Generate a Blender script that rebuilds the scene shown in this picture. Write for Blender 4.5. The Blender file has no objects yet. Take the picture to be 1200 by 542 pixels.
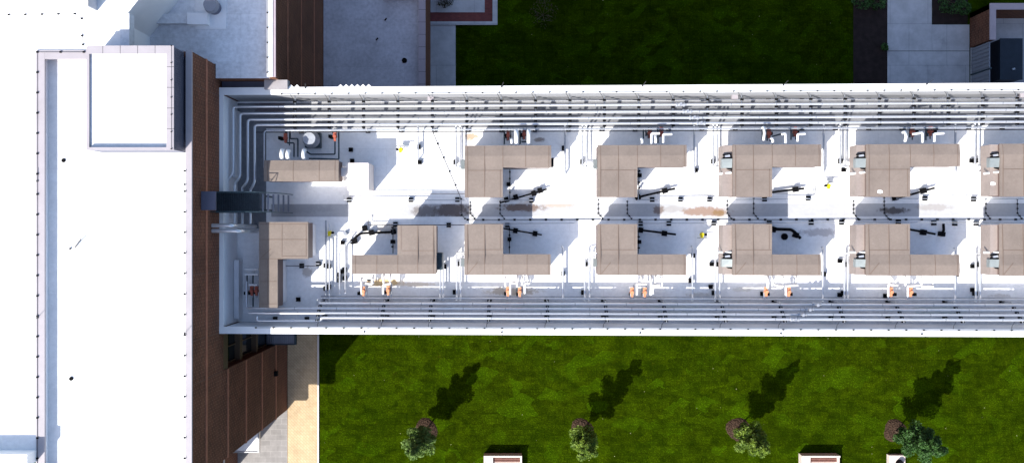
import bpy, math, random
from mathutils import Vector, Matrix
random.seed(7)
SC = bpy.context.scene
COL = SC.collection
PI = math.pi

# ------------------------------------------------------------------ levels (metres)
H = 70.0          # camera height above the lawn
F = 1000.0        # focal length in photo pixels (photo 1200 wide)
DECK = 13.5       # plant deck of the middle building
PAR = 16.3        # its parapet top
UT = 16.4         # top of the air handlers
RACK = 15.3       # long pipe runs
TALL = 21.0       # parapet of the tall building
NR = 17.0         # north roof

def P(px, py, z):
    """point of the place at height z that was measured at photo pixel px,py"""
    return ((px-600)/F*(H-z), (271-py)/F*(H-z))
def PM(px, py, z):
    """same, for the middle building whose long sides open slightly eastwards"""
    return P(px, 271+(py-271)*(1+3.4e-5*(px-600)), z)

# ------------------------------------------------------------------ mesh builder
class MB:
    def __init__(s): s.v = []; s.f = []; s.sm = []; s.mi = []; s.k = 0; s.extra = []
    def add(s, vs, fs, smooth=False):
        b = len(s.v); s.v += [tuple(v) for v in vs]
        for f in fs: s.f.append([i+b for i in f]); s.sm.append(smooth); s.mi.append(s.k)
    def box(s, x0, x1, y0, y1, z0, z1):
        if x0 > x1: x0, x1 = x1, x0
        if y0 > y1: y0, y1 = y1, y0
        s.prism([(x0,y0),(x1,y0),(x1,y1),(x0,y1)], z0, z1); return s
    def prism(s, pts, z0, z1):
        a = sum(pts[i][0]*pts[(i+1)%len(pts)][1]-pts[(i+1)%len(pts)][0]*pts[i][1] for i in range(len(pts)))
        if a < 0: pts = pts[::-1]
        n = len(pts)
        vs = [(x,y,z0) for x,y in pts]+[(x,y,z1) for x,y in pts]
        fs = [list(range(n))[::-1], [n+i for i in range(n)]]
        for i in range(n): j=(i+1)%n; fs.append([i,j,n+j,n+i])
        s.add(vs, fs); return s
    def hexa(s, b4, t4):
        """8 corners, bottom and top, both counter-clockwise"""
        s.add(list(b4)+list(t4), [[3,2,1,0],[4,5,6,7],[0,1,5,4],[1,2,6,5],[2,3,7,6],[3,0,4,7]]); return s
    def rbox(s, c, l, w, h, ang):
        """box of length l, width w, height h standing on c, turned by ang"""
        ca, sa = math.cos(ang), math.sin(ang)
        pts = [(c[0]+x*ca-y*sa, c[1]+x*sa+y*ca) for x,y in ((-l/2,-w/2),(l/2,-w/2),(l/2,w/2),(-l/2,w/2))]
        return s.prism(pts, c[2], c[2]+h)
    def cyl(s, c, r, h, n=16, r2=None):
        r2 = r if r2 is None else r2
        vs = [(c[0]+r*math.cos(2*PI*i/n), c[1]+r*math.sin(2*PI*i/n), c[2]) for i in range(n)]
        vs += [(c[0]+r2*math.cos(2*PI*i/n), c[1]+r2*math.sin(2*PI*i/n), c[2]+h) for i in range(n)]
        s.add(vs, [[i,(i+1)%n,n+(i+1)%n,n+i] for i in range(n)], True)
        s.add(vs, [list(range(n))[::-1], [n+i for i in range(n)]]); return s
    def tube(s, path, r, n=8):
        path = [Vector(p) for p in path]; m = len(path)
        rings = []
        up = None
        for i in range(m):
            if i == 0: d = path[1]-path[0]
            elif i == m-1: d = path[-1]-path[-2]
            else: d = (path[i+1]-path[i]).normalized()+(path[i]-path[i-1]).normalized()
            d.normalize()
            if up is None: up = Vector((0,0,1)) if abs(d.z) < .9 else Vector((0,1,0))
            u = up-d*up.dot(d)
            if u.length < 1e-3: u = d.orthogonal()
            u.normalize(); w = d.cross(u); up = u
            rings.append([path[i]+u*(r*math.cos(2*PI*k/n))+w*(r*math.sin(2*PI*k/n)) for k in range(n)])
        vs = [p for rg in rings for p in rg]
        fs = [[i*n+k, i*n+(k+1)%n, (i+1)*n+(k+1)%n, (i+1)*n+k] for i in range(m-1) for k in range(n)]
        s.add(vs, fs, True)
        s.add(rings[0], [list(range(n))[::-1]]); s.add(rings[-1], [list(range(n))])
        return s
    def ball(s, c, r, n=10, m=6, sz=1.0):
        vs = []; fs = []
        for j in range(m+1):
            t = PI*j/m
            for i in range(n):
                a = 2*PI*i/n
                vs.append((c[0]+r*math.sin(t)*math.cos(a), c[1]+r*math.sin(t)*math.sin(a), c[2]+r*sz*math.cos(t)))
        for j in range(m):
            for i in range(n): fs.append([j*n+i, (j+1)*n+i, (j+1)*n+(i+1)%n, j*n+(i+1)%n])
        s.add(vs, fs, True); return s
    def build(s, name, mat, parent=None, origin=None):
        if origin is None: origin = tuple(parent['_o']) if parent is not None else s.base()
        me = bpy.data.meshes.new(name)
        me.from_pydata([(x-origin[0], y-origin[1], z-origin[2]) for x,y,z in s.v], [], s.f)
        me.polygons.foreach_set('use_smooth', s.sm)
        me.materials.append(mat)
        for q in s.extra: me.materials.append(q)
        me.polygons.foreach_set('material_index', s.mi); me.update()
        o = bpy.data.objects.new(name, me); COL.objects.link(o)
        if parent is not None: o.parent = parent
        else: o.location = origin
        if parent is not None: o['_o'] = origin
        return o
    def base(s):
        xs = [v[0] for v in s.v]; ys = [v[1] for v in s.v]; zs = [v[2] for v in s.v]
        return ((min(xs)+max(xs))/2, (min(ys)+max(ys))/2, min(zs))

def fillet(path, r, k=4):
    path = [Vector(p) for p in path]; out = [path[0]]
    for i in range(1, len(path)-1):
        a, b, c = path[i-1], path[i], path[i+1]
        u, w = (a-b), (c-b); rr = min(r, u.length*.45, w.length*.45)
        if u.length < 1e-6 or w.length < 1e-6 or u.normalized().dot(w.normalized()) < -.999: out.append(b); continue
        p, q = b+u.normalized()*rr, b+w.normalized()*rr
        for j in range(k+1):
            t = j/k; out.append(p*(1-t)**2+b*(2*t*(1-t))+q*t*t)
    out.append(path[-1]); return out

def tag(o, label, cat, group=None):
    o['label'] = label; o['category'] = cat
    if group: o['group'] = group
    return o
def struct(o, kind='structure'): o['kind'] = kind; return o
def thing(name, loc, label, cat, group=None):
    o = bpy.data.objects.new(name, None); COL.objects.link(o); o.location = loc
    o.empty_display_size = .3; o['_o'] = tuple(loc)
    return tag(o, label, cat, group)
def copy_tree(src, loc, label=None, rotz=None):
    r = src.copy(); COL.objects.link(r); r.location = loc
    if rotz is not None: r.rotation_euler = (0,0,rotz)
    if label: r['label'] = label
    for ch in list(src.children):
        c = ch.copy(); COL.objects.link(c); c.parent = r
        for g in ch.children:
            d = g.copy(); COL.objects.link(d); d.parent = c
    return r

# ------------------------------------------------------------------ materials
class NT:
    def __init__(s, name):
        m = bpy.data.materials.new(name); m.use_nodes = True; s.m = m; s.t = m.node_tree
        s.b = s.t.nodes['Principled BSDF']; s.pos = s.n('ShaderNodeNewGeometry').outputs['Position']
    def n(s, typ, **kw):
        x = s.t.nodes.new(typ)
        for k, v in kw.items():
            if k.startswith('i_'):
                key = k[2:]; key = int(key) if key.isdigit() else key.replace('_', ' ')
                x.inputs[key].default_value = v
            else: setattr(x, k, v)
        return x
    def l(s, a, b): s.t.links.new(a, b)
    def mapped(s, sc, loc=(0,0,0), vec=None):
        mp = s.n('ShaderNodeMapping'); s.l(vec or s.pos, mp.inputs[0])
        mp.inputs['Scale'].default_value = sc; mp.inputs['Location'].default_value = loc
        return mp.outputs[0]
    def noise(s, scale, detail=4, rough=.55, vec=None):
        x = s.n('ShaderNodeTexNoise'); x.inputs['Scale'].default_value = scale
        x.inputs['Detail'].default_value = detail; x.inputs['Roughness'].default_value = rough
        s.l(vec or s.pos, x.inputs['Vector']); return x.outputs['Fac']
    def ramp(s, fac, a, b, ca=(0,0,0,1), cb=(1,1,1,1)):
        r = s.n('ShaderNodeValToRGB'); s.l(fac, r.inputs[0])
        r.color_ramp.elements[0].position = a; r.color_ramp.elements[1].position = b
        r.color_ramp.elements[0].color = ca; r.color_ramp.elements[1].color = cb
        return r.outputs[0]
    def mix(s, fac, a, b, mode='MIX'):
        x = s.n('ShaderNodeMix', data_type='RGBA', blend_type=mode)
        for k, v in ((0, fac), (6, a), (7, b)):
            if hasattr(v, 'is_output'): s.l(v, x.inputs[k])
            elif k == 0: x.inputs[0].default_value = v
            else: x.inputs[k].default_value = (*v[:3], 1)
        return x.outputs[2]
    def math(s, op, a, b=None, c=None):
        x = s.n('ShaderNodeMath', operation=op)
        for i, v in enumerate((a, b, c)):
            if v is None: continue
            if hasattr(v, 'is_output'): s.l(v, x.inputs[i])
            else: x.inputs[i].default_value = v
        return x.outputs[0]
    def bump(s, h, strength, dist=.02):
        x = s.n('ShaderNodeBump'); x.inputs['Strength'].default_value = strength; x.inputs['Distance'].default_value = dist
        s.l(h, x.inputs['Height']); s.l(x.outputs[0], s.b.inputs['Normal'])
    def out(s, col, rough=.8, metal=0.0, spec=.3):
        if hasattr(col, 'is_output'): s.l(col, s.b.inputs['Base Color'])
        else: s.b.inputs['Base Color'].default_value = (*col, 1)
        s.b.inputs['Roughness'].default_value = rough; s.b.inputs['Metallic'].default_value = metal
        s.b.inputs['Specular IOR Level'].default_value = spec
        return s.m

def plain(name, c, rough=.7, metal=0.0, var=.15, scale=1.5, spec=.3, bump=0):
    t = NT(name)
    n1 = t.noise(scale, 5); n2 = t.noise(scale*9, 3)
    f = t.math('ADD', t.math('MULTIPLY', n1, .7), t.math('MULTIPLY', n2, .3))
    col = t.mix(t.ramp(f, .32, .68), tuple(x*(1-var) for x in c), tuple(min(1, x*(1+var)) for x in c))
    if bump: t.bump(n2, bump)
    return t.out(col, rough, metal, spec)

def stain(t, col, x, y, rx, ry, c, amount, seed=0, lo=.47, hi=.585, nscale=2.6):
    v = t.mapped((1/rx, 1/ry, 0), (-x/rx, -y/ry, 0))
    d = t.n('ShaderNodeVectorMath', operation='LENGTH'); t.l(v, d.inputs[0])
    edge = t.math('SUBTRACT', 1.0, d.outputs['Value'])
    nn = t.noise(nscale, 9, .78, t.mapped((1,1,1), (seed*7.3, seed*3.1, 0)))
    f = t.math('ADD', t.math('MULTIPLY', edge, .35), t.math('MULTIPLY', nn, .8))
    mask = t.ramp(f, lo, hi)
    inside = t.math('GREATER_THAN', edge, 0.0)
    soft = t.math('MINIMUM', t.math('MULTIPLY', t.math('MAXIMUM', edge, 0.0), 3.0), 1.0)
    fac = t.math('MULTIPLY', t.math('MULTIPLY', mask, soft), amount)
    return t.mix(fac, col, c)

def membrane(name, base, stains=(), seam=.93, var=.06, sx=.33, sy=.33):
    t = NT(name)
    n = t.noise(.5, 6, .6); n2 = t.noise(4, 4)
    f = t.math('ADD', t.math('MULTIPLY', n, .6), t.math('MULTIPLY', n2, .4))
    col = t.mix(t.ramp(f, .35, .62), tuple(x*(1-var*1.6) for x in base), tuple(min(.9, x*(1+var)) for x in base))
    br = t.n('ShaderNodeTexBrick', offset=.37)
    t.l(t.mapped((sx, sy, 1)), br.inputs['Vector'])
    br.inputs['Scale'].default_value = 1.0; br.inputs['Mortar Size'].default_value = .008
    br.inputs['Brick Width'].default_value = 2.0; br.inputs['Row Height'].default_value = .6
    br.inputs['Color1'].default_value = (1,1,1,1); br.inputs['Color2'].default_value = (.965,.965,.97,1); br.inputs['Mortar'].default_value = (seam,seam,seam,1)
    col = t.mix(1.0, col, br.outputs[0], 'MULTIPLY')
    # scuffed dirt
    d = t.ramp(t.noise(2.2, 8, .75), .60, .72)
    col = t.mix(t.math('MULTIPLY', d, .22), col, (.33,.31,.30))
    for i, s_ in enumerate(stains):
        x, y = PM(s_[0], s_[1], DECK); sc = (H-DECK)/F
        col = stain(t, col, x, y, s_[2]*sc, s_[3]*sc, s_[4], s_[5], i+1)
    return t.out(col, .65, 0, .25)

BR = (.17,.085,.055); BD = (.09,.06,.055); OR = (.42,.25,.09)
M = {}
M['membrane'] = membrane('roof_membrane', (.86,.86,.86), [
    (552,160,11,6,(.34,.20,.09),.8), (632,164,11,4,(.2,.15,.12),.75), (448,331,34,7,(.50,.33,.12),.85),
    (485,333,34,4,(.5,.36,.2),.5), (600,341,46,7,(.36,.28,.18),.6), (455,268,20,9,(.38,.30,.22),.5),
    (820,345,22,5,(.36,.3,.22),.45), (960,272,34,7,(.26,.23,.24),.55), (870,338,22,4,(.5,.45,.36),.4),
    (360,318,9,10,(.28,.23,.19),.6), (1010,352,9,4,(.3,.22,.16),.5), (630,238,34,5,(.5,.4,.28),.4),
    (318,150,30,20,(.55,.55,.55),.4), (1172,345,18,4,(.4,.35,.3),.4)])
M['walkway'] = membrane('walkway_membrane', (.42,.425,.44), [
    (530,247,32,13,(.10,.075,.07),.9), (500,247,26,10,(.13,.11,.105),.75), (612,243,40,7,(.14,.085,.06),.85), (655,240,30,5,(.42,.3,.2),.5),
    (772,246,10,8,(.12,.07,.05),.75), (826,248,40,8,(.24,.14,.09),.8), (790,245,24,6,(.25,.22,.2),.4), (843,250,12,6,(.2,.12,.05),.8),
    (1047,247,26,6,(.085,.07,.065),.9), (1095,243,30,6,(.25,.22,.2),.5), (350,244,60,8,(.22,.22,.24),.3)], var=.05)
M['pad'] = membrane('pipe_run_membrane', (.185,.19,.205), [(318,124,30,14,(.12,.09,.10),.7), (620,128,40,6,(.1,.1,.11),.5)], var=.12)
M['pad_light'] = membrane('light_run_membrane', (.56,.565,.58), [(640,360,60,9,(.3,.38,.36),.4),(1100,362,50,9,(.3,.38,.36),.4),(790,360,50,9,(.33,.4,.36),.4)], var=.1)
M['roof_white'] = membrane('upper_roof_membrane', (.80,.80,.80), (), seam=.95)
M['roof_grey'] = membrane('north_roof_membrane', (.66,.67,.70), (), seam=.9, var=.13, sx=.4, sy=.4)
M['roof_low'] = membrane('low_roof_membrane', (.56,.53,.57), (), seam=.9, var=.14)
M['coping'] = plain('white_coping', (.80,.80,.80), .45, var=.04)
M['coping_grey'] = plain('grey_coping', (.33,.305,.325), .5, var=.07)
M['coping_lilac'] = plain('lilac_coping', (.36,.30,.33), .5, var=.08)
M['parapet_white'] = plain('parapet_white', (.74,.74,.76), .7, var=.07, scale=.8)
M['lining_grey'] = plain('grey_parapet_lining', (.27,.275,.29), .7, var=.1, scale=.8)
M['steel_wall'] = plain('blue_steel_panel', (.10,.105,.15), .45, .2, var=.12)
M['frame_brown'] = plain('brown_frame', (.10,.065,.04), .5, var=.1)
M['stone'] = plain('stone_band', (.33,.135,.08), .8, var=.25, scale=3)
M['joint'] = plain('sealant_joint', (.12,.06,.04), .8, var=.2)
M['black'] = plain('black_rubber', (.005,.005,.006), .8, var=.3, scale=6, spec=.08)
M['wire'] = plain('dark_cable', (.05,.05,.055), .5, .3, var=.2)
M['galv'] = plain('galvanised_steel', (.42,.44,.47), .38, .65, var=.14, scale=4)
M['alu'] = plain('aluminium_jacket', (.66,.67,.69), .28, .6, var=.06, scale=5)
M['alu_dark'] = plain('weathered_jacket', (.40,.42,.46), .42, .5, var=.18, scale=5)
M['whitepipe'] = plain('white_pvc_jacket', (.74,.74,.74), .5, var=.07, scale=4)
M['orange'] = plain('orange_actuator', (.36,.09,.055), .5, var=.2, scale=8)
M['orange_pale'] = plain('pale_orange_actuator', (.62,.25,.13), .5, var=.15, scale=8)
M['yellow'] = plain('yellow_paint', (.62,.52,.01), .45, var=.15, scale=8)
M['steel_dark'] = plain('dark_green_steel', (.045,.07,.085), .45, .4, var=.25, scale=4)
M['grate'] = plain('steel_grating', (.03,.042,.052), .5, .4, var=.3, scale=4)
M['hood'] = plain('pale_hood_metal', (.20,.225,.23), .4, .3, var=.12, scale=4)
M['cream'] = plain('cream_duct', (.66,.60,.57), .6, var=.08, scale=3)
M['curb'] = plain('white_curb_flashing', (.68,.68,.70), .7, var=.08)
M['bark'] = plain('bark', (.10,.075,.05), .9, var=.3, scale=8)
M['concrete_w'] = plain('pale_concrete', (.55,.48,.44), .8, var=.12, scale=3)
M['wood'] = plain('reddish_wood_slat', (.16,.07,.055), .7, var=.3, scale=6)
M['blue_glass'] = plain('dark_glass', (.006,.010,.014), .08, 0, var=.3, scale=.8, spec=.5)
M['generator'] = plain('dark_blue_enclosure', (.018,.026,.04), .5, .2, var=.25)
M['gate'] = plain('grey_blue_metal', (.24,.25,.29), .5, .3, var=.1)

def brick_mat(name, c1, c2, mortar):
    t = NT(name)
    sp = t.n('ShaderNodeSeparateXYZ'); t.l(t.pos, sp.inputs[0])
    cb = t.n('ShaderNodeCombineXYZ'); t.l(t.math('ADD', sp.outputs[0], sp.outputs[1]), cb.inputs[0]); t.l(sp.outputs[2], cb.inputs[1])
    br = t.n('ShaderNodeTexBrick'); t.l(cb.outputs[0], br.inputs['Vector'])
    br.inputs['Scale'].default_value = 1; br.inputs['Brick Width'].default_value = .40; br.inputs['Row Height'].default_value = .2
    br.inputs['Mortar Size'].default_value = .022
    br.inputs['Color1'].default_value = (*c1,1); br.inputs['Color2'].default_value = (*c2,1); br.inputs['Mortar'].default_value = (*mortar,1)
    n = t.noise(.45, 5, .6); n2 = t.noise(6, 3, .6)
    f = t.math('ADD', t.math('MULTIPLY', n, .6), t.math('MULTIPLY', n2, .4))
    col = t.mix(1.0, br.outputs[0], t.ramp(f, .3, .7, (.62,.62,.64,1), (1.3,1.25,1.2,1)), 'MULTIPLY')
    t.bump(br.outputs['Fac'], -.5, .02)
    return t.out(col, .85, 0, .2)
M['brick'] = brick_mat('dark_brick', (.135,.052,.032), (.085,.034,.024), (.20,.105,.065))

def handler_mat(name, c):
    t = NT(name)
    n = t.noise(.55, 6, .65); n2 = t.noise(7, 5, .7)
    f = t.math('ADD', t.math('MULTIPLY', n, .6), t.math('MULTIPLY', n2, .4))
    col = t.mix(t.ramp(f, .34, .66), tuple(x*.82 for x in c), tuple(x*1.13 for x in c))
    # dried puddle rings on the flat covers
    v = t.n('ShaderNodeTexVoronoi', feature='DISTANCE_TO_EDGE'); t.l(t.mapped((.9,.9,.3)), v.inputs['Vector']); v.inputs['Scale'].default_value = 1.0
    ring = t.ramp(v.outputs['Distance'], .0, .05, (1,1,1,1), (0,0,0,1))
    ring = t.math('MULTIPLY', ring, t.ramp(t.noise(.8, 3), .54, .66))
    col = t.mix(t.math('MULTIPLY', ring, .18), col, (.24,.19,.16))
    chips = t.ramp(t.noise(11, 2, .5), .76, .78)
    col = t.mix(t.math('MULTIPLY', chips, .5), col, (.5,.47,.45))
    return t.out(col, .6, .0, .25)
M['tan'] = handler_mat('tan_sheet_metal', (.19,.154,.132))
M['tan_light'] = handler_mat('faded_tan_sheet', (.27,.225,.205))
M['tan_wall'] = plain('tan_casing', (.12,.08,.072), .6, var=.08)
M['tan_seam'] = plain('dark_seam', (.14,.10,.08), .6, var=.1)

def grass_mat():
    t = NT('mown_grass')
    n = t.noise(.11, 4, .6); n2 = t.noise(1.3, 9, .72); n3 = t.noise(8, 5, .75)
    col = t.mix(t.ramp(n2, .34, .68), (.0140,.0270,.0006), (.041,.066,.0011))
    col = t.mix(t.math('MULTIPLY', t.ramp(n, .40, .62), .55), col, (.022,.048,.0008))
    wob = t.n('ShaderNodeVectorMath', operation='MULTIPLY_ADD')
    nz = t.n('ShaderNodeTexNoise'); nz.inputs['Scale'].default_value = 1.1; t.l(t.pos, nz.inputs['Vector'])
    t.l(nz.outputs['Color'], wob.inputs[0]); wob.inputs[1].default_value = (.55,.35,0); t.l(t.pos, wob.inputs[2])
    def quilt(sc, loc, rot, amt, tint, lo, hi, gate):
        """irregular sod squares and clumps, never on a grid"""
        nonlocal col
        mp = t.n('ShaderNodeMapping'); t.l(wob.outputs[0], mp.inputs[0]); mp.inputs['Scale'].default_value = (sc, sc*1.5, 0)
        mp.inputs['Location'].default_value = loc; mp.inputs['Rotation'].default_value = (0,0,rot)
        v = t.n('ShaderNodeTexVoronoi', distance='CHEBYCHEV'); t.l(mp.outputs[0], v.inputs['Vector']); v.inputs['Scale'].default_value = 1; v.inputs['Randomness'].default_value = .8
        sp = t.n('ShaderNodeSeparateColor'); t.l(v.outputs['Color'], sp.inputs[0])
        m = t.math('MULTIPLY', t.ramp(sp.outputs[0], lo, hi), amt)
        m = t.math('MULTIPLY', m, t.ramp(gate, .36, .62))
        col = t.mix(m, col, tint)
    g1 = t.noise(.35, 3, .6, t.mapped((1,1,1), (9,4,0))); g2 = t.noise(.45, 3, .6, t.mapped((1,1,1), (2,17,0)))
    def rolls(sx_, sy_, loc, off, amt, lo_c, hi_c):
        nonlocal col
        br = t.n('ShaderNodeTexBrick', offset=off)
        mp = t.n('ShaderNodeMapping'); w2 = t.n('ShaderNodeVectorMath', operation='MULTIPLY_ADD')
        t.l(nz.outputs['Color'], w2.inputs[0]); w2.inputs[1].default_value = (.16,.07,0); t.l(t.pos, w2.inputs[2])
        t.l(w2.outputs[0], mp.inputs[0]); mp.inputs['Scale'].default_value = (sx_, sy_, 1); mp.inputs['Location'].default_value = loc
        t.l(mp.outputs[0], br.inputs['Vector']); br.inputs['Scale'].default_value = 1; br.inputs['Brick Width'].default_value = 1; br.inputs['Row Height'].default_value = 1
        br.inputs['Mortar Size'].default_value = .05; br.inputs['Mortar Smooth'].default_value = .5
        br.inputs['Color1'].default_value = (*[lo_c]*3,1); br.inputs['Color2'].default_value = (*[hi_c]*3,1); br.inputs['Mortar'].default_value = (.72,.72,.72,1)
        col = t.mix(amt, col, br.outputs[0], 'MULTIPLY')
    rolls(1.0, 2.1, (0,0,0), .37, .55, .66, 1.36)
    rolls(.62, 1.15, (3.3,1.1,0), .61, .5, .80, 1.50)
    quilt(.85, (0,0,0), 0, .42, (.062,.112,.0014), .62, .80, g1)
    quilt(1.5, (3,8,0), .12, .40, (.060,.100,.0010), .66, .76, g2)
    quilt(1.1, (7,2,0), -.05, .35, (.0070,.0160,.0004), .60, .90, g2)
    quilt(.7, (1,5,0), .6, .55, (.060,.130,.0018), .70, .78, g1)
    col = t.mix(t.math('MULTIPLY', t.ramp(t.noise(.55, 8, .78), .60, .76), .6), col, (.066,.055,.004))
    col = t.mix(t.math('MULTIPLY', t.ramp(n3, .58, .74), .40), col, (.050,.075,.004))
    col = t.mix(t.math('MULTIPLY', t.ramp(n3, .44, .28), .55), col, (.004,.009,.0003))
    n5 = t.noise(2.6, 6, .75, t.mapped((.4, 2.0, 1)))
    col = t.mix(1.0, col, t.ramp(n5, .3, .7, (.80,.80,.80,1), (1.18,1.18,1.18,1)), 'MULTIPLY')
    col = t.mix(t.ramp(t.noise(5.3, 1, .2), .835, .85), col, (.35,.34,.2))
    t.bump(t.math('ADD', n2, n3), .8, .09)
    return t.out(col, 1.0, 0, .0)
M['grass'] = grass_mat()

def paving(name, a, b, mortar, bw, rh, msize=.012, rough=.85, rot=0, stainc=None):
    t = NT(name)
    mp = t.n('ShaderNodeMapping'); t.l(t.pos, mp.inputs[0]); mp.inputs['Rotation'].default_value = (0,0,rot)
    br = t.n('ShaderNodeTexBrick'); t.l(mp.outputs[0], br.inputs['Vector'])
    br.inputs['Scale'].default_value = 1; br.inputs['Brick Width'].default_value = bw; br.inputs['Row Height'].default_value = rh; br.inputs['Mortar Size'].default_value = msize
    br.inputs['Color1'].default_value = (*a,1); br.inputs['Color2'].default_value = (*b,1); br.inputs['Mortar'].default_value = (*mortar,1)
    n = t.noise(.8, 7, .68)
    col = t.mix(1, br.outputs[0], t.ramp(n, .3, .7, (.78,.78,.78,1), (1.14,1.14,1.14,1)), 'MULTIPLY')
    if stainc: col = t.mix(t.math('MULTIPLY', t.ramp(t.noise(.5, 6, .7), .58, .74), .5), col, stainc)
    return t.out(col, rough, 0, .2)
M['path_tan'] = paving('tan_paver_walk', (.52,.40,.255), (.48,.365,.225), (.43,.31,.18), .36, .18, .02, rot=.785, stainc=(.30,.20,.10))
M['pavers'] = paving('grey_pavers', (.27,.255,.245), (.235,.222,.212), (.31,.295,.28), .9, .45, .02)
M['concrete'] = paving('grey_concrete', (.47,.47,.49), (.44,.44,.465), (.22,.23,.26), 3.1, 3.4, .012, stainc=(.22,.22,.24))  # even grey concrete with dark joints and stains
M['redpave'] = paving('red_brick_paving', (.20,.055,.05), (.14,.04,.04), (.10,.05,.05), .3, .15, .01)
M['kerb'] = plain('white_kerb', (.60,.56,.52), .8, var=.1)
def mulch_mat():
    t = NT('bark_mulch'); v = t.n('ShaderNodeTexVoronoi'); t.l(t.pos, v.inputs['Vector']); v.inputs['Scale'].default_value = 9
    n = t.noise(3, 6, .7)
    col = t.mix(t.ramp(v.outputs['Distance'], .1, .7), (.016,.010,.007), (.050,.031,.021))
    col = t.mix(t.math('MULTIPLY', t.ramp(n, .55, .7), .6), col, (.10,.066,.045))
    t.bump(v.outputs['Distance'], 1.0, .08); return t.out(col, .95, 0, .1)
M['mulch'] = mulch_mat()
M['mulch_dark'] = plain('dark_mulch_bed', (.020,.012,.011), .95, var=.5, scale=2)

def leaf_mat(name, a, b):
    t = NT(name); n = t.noise(3.5, 3)
    col = t.mix(t.ramp(n, .35, .65), a, b)
    t.b.inputs['Roughness'].default_value = .55
    t.out(col, .55, 0, .3)
    tr = t.n('ShaderNodeBsdfTranslucent'); t.l(col, tr.inputs[0])
    mx = t.n('ShaderNodeMixShader'); mx.inputs[0].default_value = .3
    t.l(t.b.outputs[0], mx.inputs[1]); t.l(tr.outputs[0], mx.inputs[2])
    t.l(mx.outputs[0], t.t.nodes['Material Output'].inputs['Surface']); return t.m
M['leaf1'] = leaf_mat('leaf_bright', (.06,.12,.022), (.20,.30,.075))
M['leaf2'] = leaf_mat('leaf_yellow', (.05,.10,.012), (.20,.29,.035))
M['leaf3'] = leaf_mat('leaf_deep', (.022,.065,.014), (.065,.15,.035))
M['leaf4'] = leaf_mat('leaf_shrub', (.05,.03,.02), (.04,.05,.02))

# ================================================================== THE SETTING
m = MB(); m.add([(-700,-700,0),(700,-700,0),(700,700,0),(-700,700,0)], [[0,1,2,3]])
struct(m.build('lawn', M['grass'], origin=(0,0,0)))
def slab(name, px0, py0, px1, py1, z, mat):
    a = P(px0, py0, z); b = P(px1, py1, z)
    m = MB(); m.box(a[0], b[0], a[1], b[1], -.05, z); return struct(m.build(name, mat, origin=(0,0,0)))
slab('paved_walk', 337, 385, 371.5, 900, .03, M['path_tan'])
slab('kerb', 371.7, 385, 373.6, 900, .10, M['kerb'])
slab('grey_paving', 60, 478, 336.7, 900, .026, M['pavers'])
slab('concrete_path', 504, 29.8, 534, 140, .03, M['concrete'])
slab('patio', 504, -200, 568, 14.6, .03, M['concrete'])
m = MB()
a = P(504, 14.8, 0); b = P(577, 25.5, 0); m.box(a[0], b[0], a[1], b[1], -.05, .035)
a = P(568.2, -200, 0); b = P(577, 14.8, 0); m.box(a[0], b[0], a[1], b[1], -.05, .035)
struct(m.build('brick_paving_border', M['redpave'], origin=(0,0,0)))
m = MB()
a = P(504, 25.7, 0); b = P(577.2, 29.6, 0); m.box(a[0], b[0], a[1], b[1], -.05, .12)
a = P(577.2, -200, 0); b = P(583, 29.6, 0); m.box(a[0], b[0], a[1], b[1], -.05, .12)
struct(m.build('patio_kerb', M['concrete'], origin=(0,0,0)))
slab('mulch_bed', 1000, -150, 1039.8, 150, .02, M['mulch_dark'])
slab('concrete_walk', 1040, -150, 1092, 59.6, .036, M['concrete'])
slab('concrete_landing', 1092.2, 29, 1136, 59.6, .032, M['concrete'])
slab('concrete_apron', 1040, 60.2, 1136, 150, .034, M['concrete'])
slab('planting_bed', 1092.5, -150, 1134, 28.6, .024, M['mulch_dark'])

# ================================================================== TALL BUILDING
X0, X1, Y0, Y1 = -27.3, -18.43, -14.6, 10.35
DT = 20.35
tb = thing('brick_building', ((X0+X1)/2, (Y0+Y1)/2, 0), 'tall dark brick building with white flat roof, left of the pipe deck', 'building')
m = MB()
RX = -19.15
m.box(X0, RX, Y0, Y1, 0, DT)
m.box(RX, X1, Y0, -8.85, 0, DT); m.box(RX, X1, -8.85, -6.6, 15.5, DT); m.box(RX, X1, -8.85, -6.6, 0, 3.5); m.box(RX, X1, -6.6, Y1, 0, DT)
# parapet ring up to just below the coping
t_ = .30
for bx in ((X0, X0+t_, Y0, Y1), (X1-t_, X1, Y0, Y1), (X0+t_, X1-t_, Y1-t_, Y1), (X0+t_, X1-t_, Y0, Y0+t_)): m.box(*bx, DT, 20.86)
m.build('wall', M['brick'], tb)
m = MB(); m.box(X0+t_, X1-t_, Y0+t_, Y1-t_, DT, DT+.03); tr = m.build('roof', M['roof_white'], tb)
m = MB()
c = .46
m.box(X0-.04, X0+c, Y0-.04, Y1+.04, 20.862, TALL)
m.box(X0+c+.003, X1-c-.003, Y1-c, Y1+.04, 20.862, TALL-.004)
m.box(X0+c+.003, X1-c-.003, Y0-.04, Y0+c, 20.862, TALL-.004)
cw = m.build('coping', M['coping_grey'], tb)
m = MB(); m.box(X1-.31, X1+.04, Y0-.04, Y1+.04, 20.862, TALL); m.build('coping', M['coping_grey'], tb)
m = MB(); m.box(X0+t_+.002, X0+t_+.02, Y0+t_, Y1-t_, DT+.03, 20.855)
m.box(X1-t_-.02, X1-t_-.002, Y0+t_, Y1-t_, DT+.03, 20.855); m.build('parapet_lining', M['parapet_white'], tb)
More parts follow.
